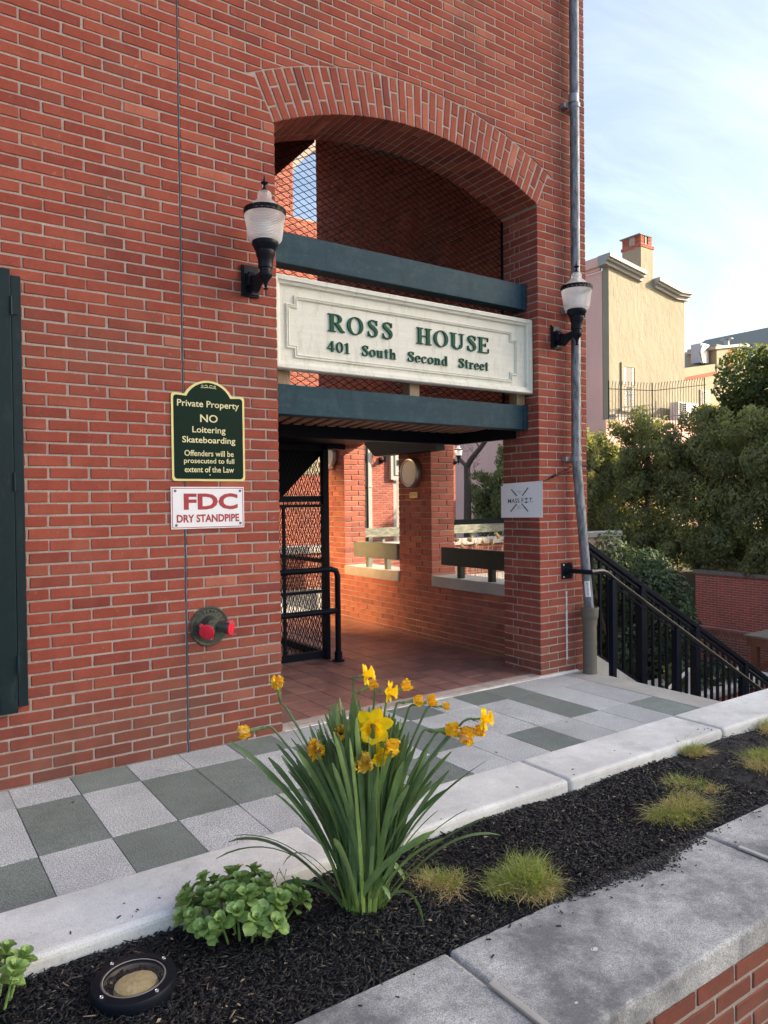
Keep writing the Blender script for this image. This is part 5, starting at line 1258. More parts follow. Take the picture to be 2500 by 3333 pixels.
def sedum(loc, rx, ry, nst, label, seed, hmax=.15):
    r_ = random.Random(seed); loc = Vector(loc); t = empty('sedum_plant', loc, label, 'plant', 'pale green sedum plants in the mulch'); g = MB(); pts = []
    k = 0
    while len(pts) < nst and k < 4000:
        k += 1; a, q = r_.uniform(0, 6.283), math.sqrt(r_.random()); p = (rx*q*math.cos(a), ry*q*math.sin(a))
        if all(math.hypot(p[0]-o_[0], p[1]-o_[1]) > .038 for o_ in pts): pts.append(p)
    for (px, py) in pts:
        q = math.hypot(px/rx, py/ry); h = hmax*(1-.38*q*q)*r_.uniform(.8, 1.08); P0 = loc+RT*px*.72+FW*py*.72; P1 = loc+RT*px*1.08+FW*py*1.08+Z_*h
        ax_ = (P1-P0).normalized(); g.tube([P0, P0.lerp(P1, .5)+Z_*.004, P1], [.0042, .0038, .003], 6)
        xa = ax_.cross(Vector((0, 1, .1))).normalized(); ya = ax_.cross(xa)
        wh = 0
        for tier, (dz, nl, tilt, s_) in enumerate(((-.050, 2, .05, .95), (-.026, 3, .25, 1.12), (-.008, 3, .62, 1.0), (.002, 3, 1.0, .62), (.005, 2, 1.3, .36))):
            a0 = r_.uniform(0, 6.28)
            for i in range(nl):
                a = a0+2*math.pi*i/nl+r_.uniform(-.25, .25); d = xa*math.cos(a)+ya*math.sin(a); tl = tilt+r_.uniform(-.2, .2)
                xd = d*math.cos(tl)+ax_*math.sin(tl); yd = ax_.cross(d); zd = xd.cross(yd)
                Rm = Matrix((xd, yd, zd)).transposed().to_4x4(); sc = s_*r_.uniform(.82, 1.15)
                o = bpy.data.objects.new('leaf', SLM[r_.randrange(10)]); COL.objects.link(o); o.parent = t
                o.matrix_basis = Matrix.Translation(P1+ax_*dz+d*.003-loc) @ Rm @ Matrix.Scale(sc, 4)
    g.build('stem', SEDUM, t, smooth=True)
sedum((1.005, -1.965, MZ), .210, .165, 34, 'bushy pale green sedum with rounded leaves, between the round ground light and the daffodils', 3)
sedum((.215, -1.925, MZ), .115, .12, 11, 'pale green sedum cut off by the left bottom corner of the picture', 6, .165)

# ------------------------------------------------------------------ grass tufts
def tuft(x, y, rx, ry, h, n, straw, label, seed, lean=(0, 0)):
    """a clipped ornamental grass: several off-centre sub-clumps, dead thatch low down, new green blades on one side"""
    R = np.random.RandomState(seed); K = 9; cc = np.stack([R.uniform(-.75, .75, K)*rx, R.uniform(-.75, .75, K)*ry], 1); ch = R.uniform(.55, 1.15, K); cg = R.uniform(-.35, .35, K)-cc[:, 1]/ry*.25
    k = R.randint(0, K, n); bx = cc[k, 0]+R.normal(0, .26, n)*rx; by = cc[k, 1]+R.normal(0, .26, n)*ry
    isg = R.rand(n) > np.clip(straw+cg[k], .05, .97); stray = R.rand(n) < .05
    L_ = np.where(isg, R.uniform(.45, 1.0, n), R.uniform(.25, .80, n))*h*ch[k]*np.where(stray, 1.5, 1)
    ol = R.normal(0, .35, (K, 2))
    out = np.stack([bx/rx*.6+ol[k, 0]+R.normal(0, .55, n)+lean[0], by/ry*.6+ol[k, 1]+R.normal(0, .55, n)+lean[1], np.where(isg, 1.25, .55)+0*bx], 1); out /= np.linalg.norm(out, axis=1)[:, None]
    b = np.stack([bx, by, .0*bx-.006], 1); mid = b+out*(L_*.55)[:, None]; droop = np.where(isg, .12, .30)*L_
    tip = b+out*L_[:, None]+np.stack([out[:, 0]*L_*.3+R.normal(0, .008, n), out[:, 1]*L_*.3+R.normal(0, .008, n), -droop], 1); tip[:, 2] = np.maximum(tip[:, 2], .002)
    s_ = np.stack([-out[:, 1], out[:, 0], 0*bx], 1)+R.normal(0, .3, (n, 3)); s_ /= np.linalg.norm(s_, axis=1)[:, None]; w_ = np.where(isg, .0012, .0012)[:, None]*R.uniform(.7, 1.4, (n, 1))
    V = np.stack([b-s_*w_, b+s_*w_, mid+s_*w_*.8, mid-s_*w_*.8, mid-s_*w_*.8, mid+s_*w_*.8, tip+s_*w_*.15, tip-s_*w_*.15], 1).reshape(-1, 3)
    F = (np.array([(0, 1, 2, 3), (4, 5, 6, 7)])[None]+(np.arange(n)*8)[:, None, None]).reshape(-1, 4)
    r = np.where(isg, R.uniform(.50, 1, n), R.uniform(0, .46, n))
    t = empty('grass_tuft', (x, y, MZ), label, 'grass tuft', 'grass tufts in the planter')
    me = fastmesh('blades', V, F, GRASS, np.repeat(r, 2)); o = raw('blades', me, t); o['kind'] = 'stuff'
tuft(1.760, -2.150, .105, .085, .085, 1200, .84, 'small straw-coloured grass tuft right beside the daffodil leaves', 1)
tuft(2.010, -2.335, .150, .105, .120, 4200, .72, 'largest green and straw grass tuft, right of the daffodils', 2)
tuft(3.020, -2.290, .165, .11, .105, 2600, .60, 'bright green front half of the grass mound in the middle of the mulch', 3, (-.15, -.1))
tuft(3.250, -2.180, .165, .11, .075, 2200, .80, 'clipped straw-coloured grass mound behind the bright green tuft', 4)
tuft(3.790, -1.860, .085, .07, .105, 1000, .55, 'small green tuft growing against the far kerb', 5)
tuft(4.020, -2.230, .190, .14, .085, 2600, .72, 'wide straw and green tuft near the right edge of the picture', 6)
tuft(4.560, -1.960, .130, .10, .110, 1500, .8, 'dry brown tuft at the far right edge of the planter', 7)
# stray leaf blade and twigs
t = empty('fallen_leaf', (1.95, -2.36, MZ), 'single fallen daffodil leaf lying on the mulch near the grass tuft', 'leaf')
vs, fs = blade(Vector((1.885, -2.345, MZ+.012)), Vector((2.06, -2.43, MZ+.02)), .013, .5, .02, .2); g = MB(); g.add(vs, fs, .9); g.build('blade', DLEAF, t, smooth=True)
t = empty('dead_twigs', (1.185, -1.86, MZ), 'two thin forked dead twigs sticking up behind the sedum', 'twig')
g = MB()
for dx_ in (0, .035):
    b = Vector((1.19+dx_, -1.87, MZ)); g.tube([b, b+Vector((-.01, .004, .05)), b+Vector((-.03, .01, .095))], .0012, 5); g.tube([b+Vector((-.012, .004, .055)), b+Vector((-.005, .0, .09))], .0009, 5); g.tube([b+Vector((-.02, .007, .075)), b+Vector((-.036, .0, .088))], .0008, 5)
g.build('twig', BARK, t)

# ------------------------------------------------------------------ in-ground spotlight
MZ0 = MZ; MZ = MZ-.010; LX, LY = .604, -2.080; SL = empty('ground_light', (LX, LY, MZ), 'round black in-ground spotlight with a clear lens, sunk in the mulch', 'ground light')
g = MB(); g.lathe([(.118, -.04), (.122, -.005), (.124, .020), (.124, .036), (.121, .041), (.096, .044), (.094, .042), (.094, .034), (.089, .030)], (LX, LY, MZ), 56); g.build('housing', simple('light_rim_black', (0.007, 0.010, 0.018), 0.5, spec=.2), SL, smooth=True, angle=35)
g = MB(); g.lathe([(.0935, .040), (.090, .0425), (.0875, .041)], (LX, LY, MZ), 48); g.build('lens_ring', simple('lens_gasket', (0.33, 0.31, 0.27), 0.4), SL, smooth=True)
g = MB(); g.lathe([(.0880, .038), (.06, .041), (.03, .0425), (0, .043)], (LX, LY, MZ), 40); g.build('lens', CGLASS, SL, smooth=True)
g = MB(); g.lathe([(.0890, .030), (.082, .0), (.070, -.02), (0, -.03)], (LX, LY, MZ), 40); g.build('reflector', simple('dark_reflector', (0.30, 0.29, 0.25), 0.35, 0.7), SL, smooth=True)
g = MB(); R = np.random.RandomState(5); nb = 26; vs = []; fs = []
for i in range(9):
    for k in range(nb):
        a = 2*math.pi*k/nb; q = .070*i/8; vs.append((LX+q*math.cos(a)+.004, LY+q*.88*math.sin(a)-.006, MZ+.022+.012*math.sqrt(max(0, 1-(i/8)**2))-(.02 if i == 8 else 0)+R.uniform(-.0015, .0015)))
for i in range(8):
    for k in range(nb): fs.append((i*nb+k, (i+1)*nb+k, (i+1)*nb+(k+1) % nb, i*nb+(k+1) % nb))
g.add(vs, fs); g.build('bulb', TAN, SL, smooth=True)
for a in (.35, 1.92, 3.5, 5.06):
    g = MB(); g.lathe([(0, .041), (.0045, .0435), (.0055, .045), (.0062, .0435), (.0065, .041)], (LX+.109*math.cos(a), LY+.109*math.sin(a), MZ), 12); g.build('screw', CHROME, SL, smooth=True)

MZ = MZ0
# ================================================================== VEGETATION
def leafcloud(c, R_, n, size, seed, lobes=14, lobe_r=.35, up=.3, aspect=2.2, shell=.55, flat=None, cone=0.0, sunlit_top=.25):
    """leaf faces spread through the lobes of a crown; returns V, F, rnd"""
    R = np.random.RandomState(seed); c = np.array(c, float); R_ = np.array(R_, float)
    d = R.normal(size=(lobes, 3)); d /= np.linalg.norm(d, axis=1)[:, None]; lc = d*R.uniform(.35, .95, (lobes, 1)); lr = R.uniform(.6, 1.25, lobes)*lobe_r
    if cone: k = 1-cone*np.clip((lc[:, 2]+1)/2, 0, 1); lc[:, :2] *= k[:, None]; lr *= (.55+.45*k)
    li = R.choice(lobes, n, p=lr**2/np.sum(lr**2)); v = R.normal(size=(n, 3)); v /= np.linalg.norm(v, axis=1)[:, None]
    rr = shell+(1-shell)*R.rand(n)**.5; q = lc[li]+v*(lr[li]*rr)[:, None]
    P = c+q*R_; nrm_ = v*R_; nrm_ /= np.linalg.norm(nrm_, axis=1)[:, None]
    a = R.normal(size=(n, 3))+np.array([0, 0, up*2]); a -= nrm_*(np.sum(a*nrm_, 1)*.55)[:, None]; a /= np.linalg.norm(a, axis=1)[:, None]
    s_ = np.cross(a, nrm_+R.normal(0, .5, (n, 3))); s_ /= np.linalg.norm(s_, axis=1)[:, None]
    L_ = size*R.uniform(.6, 1.4, n)[:, None]; W = L_/aspect
    V = np.stack([P-s_*W*.25, P+a*L_*.5-s_*W*.5, P+a*L_, P+a*L_*.5+s_*W*.5], 1).reshape(-1, 3)
    F = np.arange(n*4).reshape(-1, 4)
    tone = R.uniform(-.18, .18, lobes)[li]
    r = np.clip(.40+tone+R.normal(0, .16, n)+sunlit_top*np.clip(q[:, 2], -1, 1)*np.clip(rr, 0, 1), 0, 1)  # leaf colour paled towards the crown top in place of sunlight
    return V, F, r
def crown(par, name, parts_, mat):
    Vs, Fs, rs = [], [], []; b = 0
    for V, F, r in parts_: Vs.append(V); Fs.append(F+b); rs.append(r); b += len(V)
    me = fastmesh(name, np.concatenate(Vs)-np.array(wl(par)), np.concatenate(Fs), mat, np.concatenate(rs)); o = raw(name, me, par); o['kind'] = 'stuff'; return o
def conifer(x, y, z0, h, rx, ry, seed, label, n=15000, size=.17, skew=0.0):
    t = empty('arborvitae', (x, y, z0), label, 'tree', 'arborvitae hedge above the garden wall')
    g = MB(); g.tube([(x, y, z0), (x+.05, y+.04, z0+h*.5), (x, y, z0+h*.9)], [.11, .08, .03], 8); rgx = random.Random(seed)
    for i in range(9):
        zz_ = z0+h*(.12+.085*i); a = rgx.uniform(0, 6.28); g.tube([(x, y, zz_), (x+rx*.7*math.cos(a), y+ry*.7*math.sin(a), zz_+.5)], [.04, .012], 6)
    g.build('trunk', BARK, t)
    P = [leafcloud((x, y, z0+h*.35), (rx*1.15, ry*1.25, h*.46), int(n*.58), size, seed, lobes=60, lobe_r=.24, up=.4, cone=.0, aspect=2.6, shell=.25), leafcloud((x+skew, y, z0+h*.70), (rx*1.1, ry*1.2, h*.32), int(n*.42), size, seed+50, lobes=40, lobe_r=.25, up=.5, cone=.05, aspect=2.6, shell=.25)]
    crown(t, 'foliage', P, HEDGE)
HX = 20.1
HF = empty('hedge_base', (19.9, 9, -.8), 'dense lower skirt of the hedge spilling over the garden wall', 'hedge', kind='stuff')
crown(HF, 'foliage', [leafcloud((19.75, 4+1.1*i, -.05+.1*math.sin(i*2.3)), (.75, 1.0, .85), 3600, .12, 300+i, lobes=16, lobe_r=.3, aspect=2.2, shell=.3) for i in range(12)], HEDGE)
for i, (y, h, r_, lab) in enumerate(((17.2, 3.2, 1.0, 'short dark arborvitae seen through the passage beside the bare tree'), (15.9, 4.9, 1.15, 'tall arborvitae seen through the passage against the pink wall'), (13.9, 4.5, 1.3, 'arborvitae hidden mostly behind the pier'), (12.1, 4.55, 1.25, 'arborvitae with sunlit yellow top just right of the building corner'),
        (10.1, 4.75, 1.35, 'broad arborvitae under the iron fence, behind the shrub'), (8.4, 4.45, 1.3, 'dark arborvitae in the middle of the hedge'), (6.8, 4.55, 1.25, 'arborvitae under the ivy mound, right part of the hedge'), (5.2, 4.5, 1.2, 'arborvitae at the right edge of the picture'), (3.5, 4.4, 1.2, 'arborvitae beyond the right edge of the picture'))):
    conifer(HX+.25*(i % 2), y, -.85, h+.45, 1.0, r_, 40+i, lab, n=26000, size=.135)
IM = empty('ivy_mound', (19.5, 6.0, -.7), 'high sunlit mound of ivy rising above the hedge at the right edge', 'ivy')
g = MB(); g.tube([(22.5, 6.2, -.7), (22.5, 6.2, 4.5)], .14, 8); g.tube([(22.5, 7.6, -.7), (22.5, 7.2, 4.4)], .12, 8); g.build('trunk', BARK, IM)
crown(IM, 'foliage', [leafcloud((22.6, 6.2, 4.4), (1.3, 2.95, 2.3), 42000, .12, 70, lobes=60, lobe_r=.27, up=.0, aspect=1.3, sunlit_top=.35), leafcloud((22.4, 8.6, 3.6), (1.0, 1.3, 1.3), 16000, .12, 71, lobes=34, lobe_r=.3, up=.0, aspect=1.3, sunlit_top=.35), leafcloud((22.8, 2.6, 4.8), (1.2, 2.0, 2.4), 12000, .13, 72, lobes=16, lobe_r=.42, aspect=1.3)], IVY)
SH2 = empty('shrub', (12.2, 4.7, -3), 'dense dark broadleaf shrub behind the black guard rail, covering the end of the garden wall', 'shrub')
g = MB()
for i in range(6): a = i*1.05; g.tube([(12.2, 4.9, -3), (12.2+.5*math.cos(a), 4.9+.5*math.sin(a), -1.6), (12.2+1.0*math.cos(a), 4.9+.9*math.sin(a), -.2)], [.05, .035, .015], 6)
g.build('stem', BARK, SH2)
crown(SH2, 'foliage', [leafcloud((12.2, 5.15, -.55), (1.15, 1.25, 1.35), 17000, .085, 80, lobes=26, lobe_r=.36, up=0, aspect=1.6), leafcloud((12.2, 4.35, -1.35), (1.0, .85, 1.4), 12000, .085, 81, lobes=18, lobe_r=.38, up=0, aspect=1.6), leafcloud((12.3, 5.6, -1.9), (1.1, 1.2, 1.1), 7000, .085, 82, lobes=14, lobe_r=.4, aspect=1.6)], SHRUB)
# bare tree seen through the passage
BT = empty('bare_tree', (17.7, 15.9, -.75), 'leafless forked tree seen through the passage against the pink wall', 'tree')
g = MB(); g.tube([(17.9, 16.25, -.75), (18, 16.34, 2.2), (18, 16.36, 2.80)], [.16, .13, .12], 10)
g.tube([(18, 16.36, 2.75), (18.0, 16.05, 3.08), (18, 15.64, 3.38), (18, 15.35, 3.62), (18, 15.1, 3.95)], [.11, .10, .09, .085, .07], 9); g.build('trunk', BARK, BT, smooth=True)
g = MB(); g.tube([(18, 16.36, 2.78), (18, 16.6, 2.92), (18, 16.80, 3.08)], [.085, .075, .07], 8); g.tube([(18, 15.64, 3.38), (18, 15.72, 3.50), (18, 15.97, 3.75)], [.05, .035, .02], 7)
rgx = random.Random(4)
for i in range(26):
    p = Vector((18, rgx.uniform(15.6, 16.9), rgx.uniform(2.8, 3.5))); q = p+Vector((rgx.uniform(-.2, .2), rgx.uniform(-.1, .5), rgx.uniform(-.5, .35))); g.tube([p, p.lerp(q, .5)+Vector((0, .04, .04)), q], [.008, .006, .003], 4)
g.build('branch', BARK, BT)

# ================================================================== GARDEN WALL, TABLE, LOWER GARDEN
GW = empty('garden_wall', (19.2, 6, -1.8), 'red brick garden retaining wall with stone coping below the hedge', 'wall')
g = MB(); g.box(19.208, 19.6, -12, 7.9, -3.0, -.66); g.build('wall_core', MORTP, GW)
g = MB(); g.box(19.14, 19.66, -12, 7.95, -.66, -.55); g.build('coping', simple('dark_coping', (0.22, 0.18, 0.16), 0.9, c2=(0.14, 0.12, 0.11)), GW, bevel=.01)
GB_ = Brickset(GW, BR3, 300, coarse=True, seed=55)
GB_.field((Vector((19.2, 7.9, 0)), -Y_, Z_, -X_), 7.5, -.662, u0=0, v0=-2.12, phase=(.16, .053), joint=.013)
GB_.finish()
GL2 = empty('lower_garden_wall', (18.6, 6, -2.5), 'lower stepped brick wall in front of the garden wall', 'wall')
g = MB(); g.box(18.508, 19.19, -2, 9.0, -3.0, -2.16); g.build('wall_core', MORTP, GL2)
GB_ = Brickset(GL2, BR2, 200, coarse=True, seed=56)
GB_.field((Vector((18.5, 9.0, 0)), -Y_, Z_, -X_), 8, -2.23, u0=0, v0=-2.98, phase=(.16, .053), joint=.013)
y = 8.9
while y > 2: GB_.put([(9.0-y, -2.225), (9.0-y+.085, -2.225), (9.0-y+.085, -2.06), (9.0-y, -2.06)], (Vector((18.5, 9.0, 0)), -Y_, Z_, -X_), .25); y -= .098
GB_.finish()
TB = empty('raised_wooden_table', (14.1, 2.6, -3), 'weathered timber table with braced legs at the right edge of the garden', 'table')
for k in range(9):
    g = MB(); g.box(13.55+k*.155, 13.55+k*.155+.145, 1.2, 3.32, -1.16, -1.12, random.random()); g.build('table_plank', GREYWOOD, TB)
g = MB(); g.box(13.6, 14.9, 3.22, 3.28, -1.32, -1.162); g.box(13.6, 14.9, 1.3, 1.36, -1.32, -1.162); g.box(13.58, 13.64, 1.37, 3.21, -1.32, -1.162); g.build('apron', REDWOOD, TB)
for x in (13.66, 14.84):
    for y in (1.42, 3.14):
        g = MB(); g.box(x-.06, x+.06, y-.06, y+.06, -3.0, -1.322); g.build('leg', REDWOOD, TB)
g = MB(); g.bar((13.66, 3.08, -1.75), (13.66, 2.60, -1.36), .05, .09); g.bar((13.66, 1.48, -2.35), (13.66, 3.08, -2.35), .05, .12); g.build('brace', REDWOOD, TB)
PB = empty('brick_planter', (11.5, 2.4, -3), 'low brick planter with concrete cap behind the balusters', 'planter')
g = MB(); g.box(10.01, 12.9, 2.41, 3.4, -3.0, -1.72); g.build('core', MORTP, PB); g = MB(); g.box(9.94, 12.96, 2.34, 3.46, -1.72, -1.62); g.build('cap', CONC, PB, bevel=.01)
PBB = Brickset(PB, BR3, 200, coarse=True, seed=58); PBB.field((Vector((0, 2.40, 0)), X_, Z_, -Y_), 12.9, -1.725, u0=10.0, v0=-3.0, phase=(.1, .2)); PBB.field((Vector((10.0, 3.4, 0)), -Y_, Z_, -X_), 1.0, -1.725, v0=-3.0, phase=(.1, .2)); PBB.finish()
for j, (yy, lab) in enumerate(((2.0, 'white tubular railing climbing the garden steps, seen between the balusters'),)):
    WRL = empty('white_handrail', (9.4, yy, -3), lab, 'handrail')
    g = MB()
    for dz in (0, -.33, -.66): g.tube([(8.9, 2.25, -1.62+dz), (9.75, 2.0, -1.02+dz)], .026, 10)
    g.build('rail', ACW, WRL, smooth=True)
    for x, y, z in ((8.9, 2.25, -1.6), (9.75, 2.0, -1.0)):
        g = MB(); g.tube([(x, y, -3), (x, y, z)], .028, 10); g.build('post', ACW, WRL, smooth=True)
BNH = empty('garden_bench', (12, 1.2, -3), 'dark garden bench half hidden behind the railing', 'bench')
g = MB(); g.box(10.9, 12.4, .95, 1.4, -2.56, -2.52); g.build('seat', GREYWOOD, BNH)
g = MB(); g.box(10.9, 12.4, 1.42, 1.46, -2.45, -2.1); g.build('backrest', GREYWOOD, BNH)
for x in (10.95, 12.3):
    g = MB(); g.box(x, x+.06, .98, 1.41, -3.0, -2.561); g.build('leg', BLACK, BNH)
GC = empty('ground_cover', (14, 4, -3), 'low green ground cover in the lower garden', 'ground cover', kind='stuff')
crown(GC, 'foliage', [leafcloud((15.5, 3.8, -2.95), (2.4, 2.2, .35), 5000, .1, 90, lobes=30, lobe_r=.3, aspect=1.4), leafcloud((11.4, 2.9, -1.55), (1.3, .45, .22), 3000, .07, 91, lobes=20, lobe_r=.3, aspect=1.4)], SHRUB)

# ================================================================== COURTYARD PARAPET SEEN THROUGH THE WINDOW BAYS
PP = empty('courtyard_parapet', (9, 7.6, -3), 'sunlit low brick parapet with pale stone cap across the courtyard', 'wall')
g = MB(); g.box(5.6, 15.2, 7.408, 7.75, -3.0, .575); g.build('wall_core', MORTP, PP)
g = MB(); g.box(5.55, 15.25, 7.36, 7.80, .576, .70); g.build('cap', CONC, PP, bevel=.008)
PBS = Brickset(PP, BR2, 200, coarse=True, seed=60); PBS.field((Vector((0, 7.4, 0)), X_, Z_, -Y_), 12.4, .572, u0=5.6, v0=-.8, phase=(.1, .2)); PBS.finish()
def farboard(x0, x1, y, z0, z1, lab, mat):
    t = empty('rail_board', ((x0+x1)/2, y, .7), lab, 'rail', 'rail boards across the courtyard')
    g = MB(); g.box(x0, x1, y, y+.05, z0, z1); g.build('board', mat, t, bevel=.004)
    x = x0+.25
    while x < x1: 
        g = MB(); g.box(x, x+.06, y+.052, y+.11, .701, z0+.08); g.build('post', mat, t); x += .95
farboard(9.2, 11.9, 7.46, .815, .99, 'flaking weathered board rail on the courtyard parapet, seen through the near bay', OLDW)
farboard(6.9, 9.0, 7.46, .815, .99, 'grey green board rail on the courtyard parapet, seen through the far bay', OLDW)
t = empty('rail_board', (14, 12, .7), 'dark green board rail at the back of the courtyard, just under the hedge', 'rail', 'rail boards across the courtyard')
g = MB(); g.box(13.3, 18.0, 12.0, 12.05, .80, .95); g.build('board', RAILG, t)
g = MB(); [g.box(x, x+.07, 12.051, 12.1, -.06, .85) for x in (13.5, 15.0)]; g.build('post', RAILG, t)
HY = empty('dried_hydrangea', (10.4, 7.15, -.2), 'dried pale flower stalks in front of the sunlit parapet', 'plant')
g = MB(); rgx = random.Random(12)
for i in range(16):
    x = 9.6+i*.1+rgx.uniform(-.05, .05); z = rgx.uniform(.45, .78); g.tube([(x, 7.15, -3.0), (x+rgx.uniform(-.06, .06), 7.12, z)], .006, 5)
g.build('stem', RAWWOOD, HY)
crown(HY, 'flower_heads', [leafcloud((9.6+i*.2+rgx.uniform(-.05, .05), 7.12, rgx.uniform(.45, .8)), (.06, .06, .055), 160, .03, 100+i, lobes=5, lobe_r=.5, aspect=1.2) for i in range(9)], PAPER)

# ================================================================== REAR WING (above the courtyard), seen through the arch
RW = empty('rear_wing', (6, 6.2, 0), 'sunlit brick wing with an arched opening, seen through the mesh of the archway', 'building')
g = MB(); y0, y1 = 6.008, 6.4
g.box(4.2, 5.0, y0, y1, -.5, 2.5); g.box(7.8, 8.2, y0, y1, -.5, 2.5)
g.box(4.2, 8.2, y0, y1, 2.5, 5.995); g.box(4.2, 5.442, y0, y1, 5.995, 7.0); g.box(7.5, 8.2, y0, y1, 5.995, 7.0)
nn = 16
for i in range(nn):
    xa = 5.442+2.058*i/nn; xb = 5.442+2.058*(i+1)/nn; za = 7.4-.7*((xa-6.471)/1.03)**2; zb_ = 7.4-.7*((xb-6.471)/1.03)**2
    g.add([(xa, y0, za), (xb, y0, zb_), (xb, y0, 9), (xa, y0, 9), (xa, y1, za), (xb, y1, zb_), (xb, y1, 9), (xa, y1, 9)], [(0, 1, 2, 3), (4, 7, 6, 5), (0, 4, 5, 1)])
g.box(4.2, 5.442, y0, y1, 7.0, 9); g.box(7.5, 8.2, y0, y1, 7.0, 9)
g.build('wall', MORT, RW)
RB = Brickset(RW, BR2, 200, coarse=True, seed=70)
RB.field((Vector((0, 6.0, 0)), X_, Z_, -Y_), 8.2, 5.99, u0=4.2, v0=2.5, phase=(.1, .2))
RB.field((Vector((0, 6.0, 0)), X_, Z_, -Y_), 5.44, 9, u0=4.2, v0=5.995, phase=(.1, .2))
RB.finish()

# an added gold reflector out of view, tilted to throw low sun into the passage
GD = empty('sun_reflector', (1.2, 7.0, 2.9), 'added gold mirror panel across the courtyard, outside the picture, aimed at the passage wall', 'window')
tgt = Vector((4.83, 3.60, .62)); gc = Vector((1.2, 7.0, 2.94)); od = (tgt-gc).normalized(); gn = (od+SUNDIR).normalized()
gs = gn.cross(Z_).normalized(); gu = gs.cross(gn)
mg, tg_, bgm = nmat('gold_mirror'); bgm.inputs['Base Color'].default_value = (1.0, 0.68, 0.34, 1); bgm.inputs['Metallic'].default_value = 1.0; bgm.inputs['Roughness'].default_value = 0.19
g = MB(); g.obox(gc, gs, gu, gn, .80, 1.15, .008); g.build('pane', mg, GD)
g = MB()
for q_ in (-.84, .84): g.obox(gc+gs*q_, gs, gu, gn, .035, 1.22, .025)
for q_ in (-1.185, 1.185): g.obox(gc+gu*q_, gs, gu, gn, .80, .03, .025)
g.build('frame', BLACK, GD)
# ================================================================== TWIN FACADE ACROSS THE COURTYARD
TF = empty('far_brick_facade', (12, 13.6, 0), 'sunlit brick facade across the courtyard with lanterns and a pale sign, seen through the passage', 'building')
TY = 13.4
g = MB(); g.box(11.5, 12.55, TY+.008, TY+.5, -.06, 9); g.box(14.6, 14.94, TY+.008, TY+.5, -.06, 9); g.box(12.55, 14.6, TY+.008, TY+.5, 3.4, 9); g.box(12.5, 14.94, TY+1.6, TY+2, -.06, 3.4); g.build('wall', MORT, TF)
TBk = Brickset(TF, BR2, 300, coarse=True, seed=80)
TBk.field((Vector((0, TY, 0)), X_, Z_, -Y_), 12.55, 5, u0=11.75, v0=.0, phase=(.1, .2)); TBk.field((Vector((0, TY, 0)), X_, Z_, -Y_), 14.94, 5, u0=14.6, v0=.0, phase=(.1, .2))
TBk.finish()
g = MB(); g.box(11.60, 11.72, TY-.10, TY+.0, -.06, 5); g.box(11.58, 11.74, TY-.12, TY-.101, 1.92, 1.96); g.build('corner_trim', CORN, TF)
g = MB(); g.box(11.50, 11.59, TY-.07, TY+.005, -.06, 5); g.build('dark_gap', RAILG, TF)
g = MB(); g.box(12.555, 12.66, TY+.02, TY+.14, -.06, 2.12); g.build('door_jamb', CORN, TF)
g = MB(); g.box(12.40, 14.75, TY-.10, TY-.02, 2.14, 3.08); g.build('sign_board', CORN, TF)
moulding('panel_moulding', [(12.52, 2.26), (14.62, 2.26), (14.62, 2.96), (12.52, 2.96)], .06, .03, CORN, TF, y=TY-.10)
glyph('R', 12.60, 2.56, .13, .155, TF, y=TY-.10, dep=.02)
t = empty('round_wall_light', (12.72, TY+1.59, 1.83), 'tiny round cream light inside the far facade opening', 'wall lamp')
g = MB(); g.lathe([(0, .01), (.14, .01), (.14, .05), (.1, .06), (0, .07)], (12.93, TY+1.59, 1.90), 24, axis='y'); g.build('lens', DISC, t)
CW = empty('cream_house', (9, 12.3, 0), 'pale cream building with dark green posts, seen through the mesh gate', 'building')
g = MB(); g.box(8.1, 10.2, 12.0, 14, -.06, 3.2); g.build('wall', CREAM2, CW)
g = MB(); g.box(8.3, 10.2, 11.9, 11.99, 2.10, 2.20); g.box(8.66, 10.2, 11.88, 11.98, 1.90, 1.97); [g.box(x, x+.08, 11.88, 11.98, -.06, 1.90) for x in (9.02, 9.18, 9.8)]; g.box(8.6, 10.2, 11.7, 11.8, .62, .80); g.build('post', RAILG, CW)
LB2 = empty('courtyard_brick_wall', (7.4, 10.2, 0), 'sunlit brick wall at the back of the courtyard, seen through the mesh gate', 'wall')
g = MB(); g.box(5.5, 8.2, 10.008, 10.3, -.06, 2.1); g.build('wall_core', MORTP, LB2)
LBS = Brickset(LB2, BR2, 100, coarse=True, seed=81); LBS.field((Vector((0, 10.0, 0)), X_, Z_, -Y_), 8.2, 2.1, u0=5.5, v0=-.06, phase=(.1, .2)); LBS.finish()

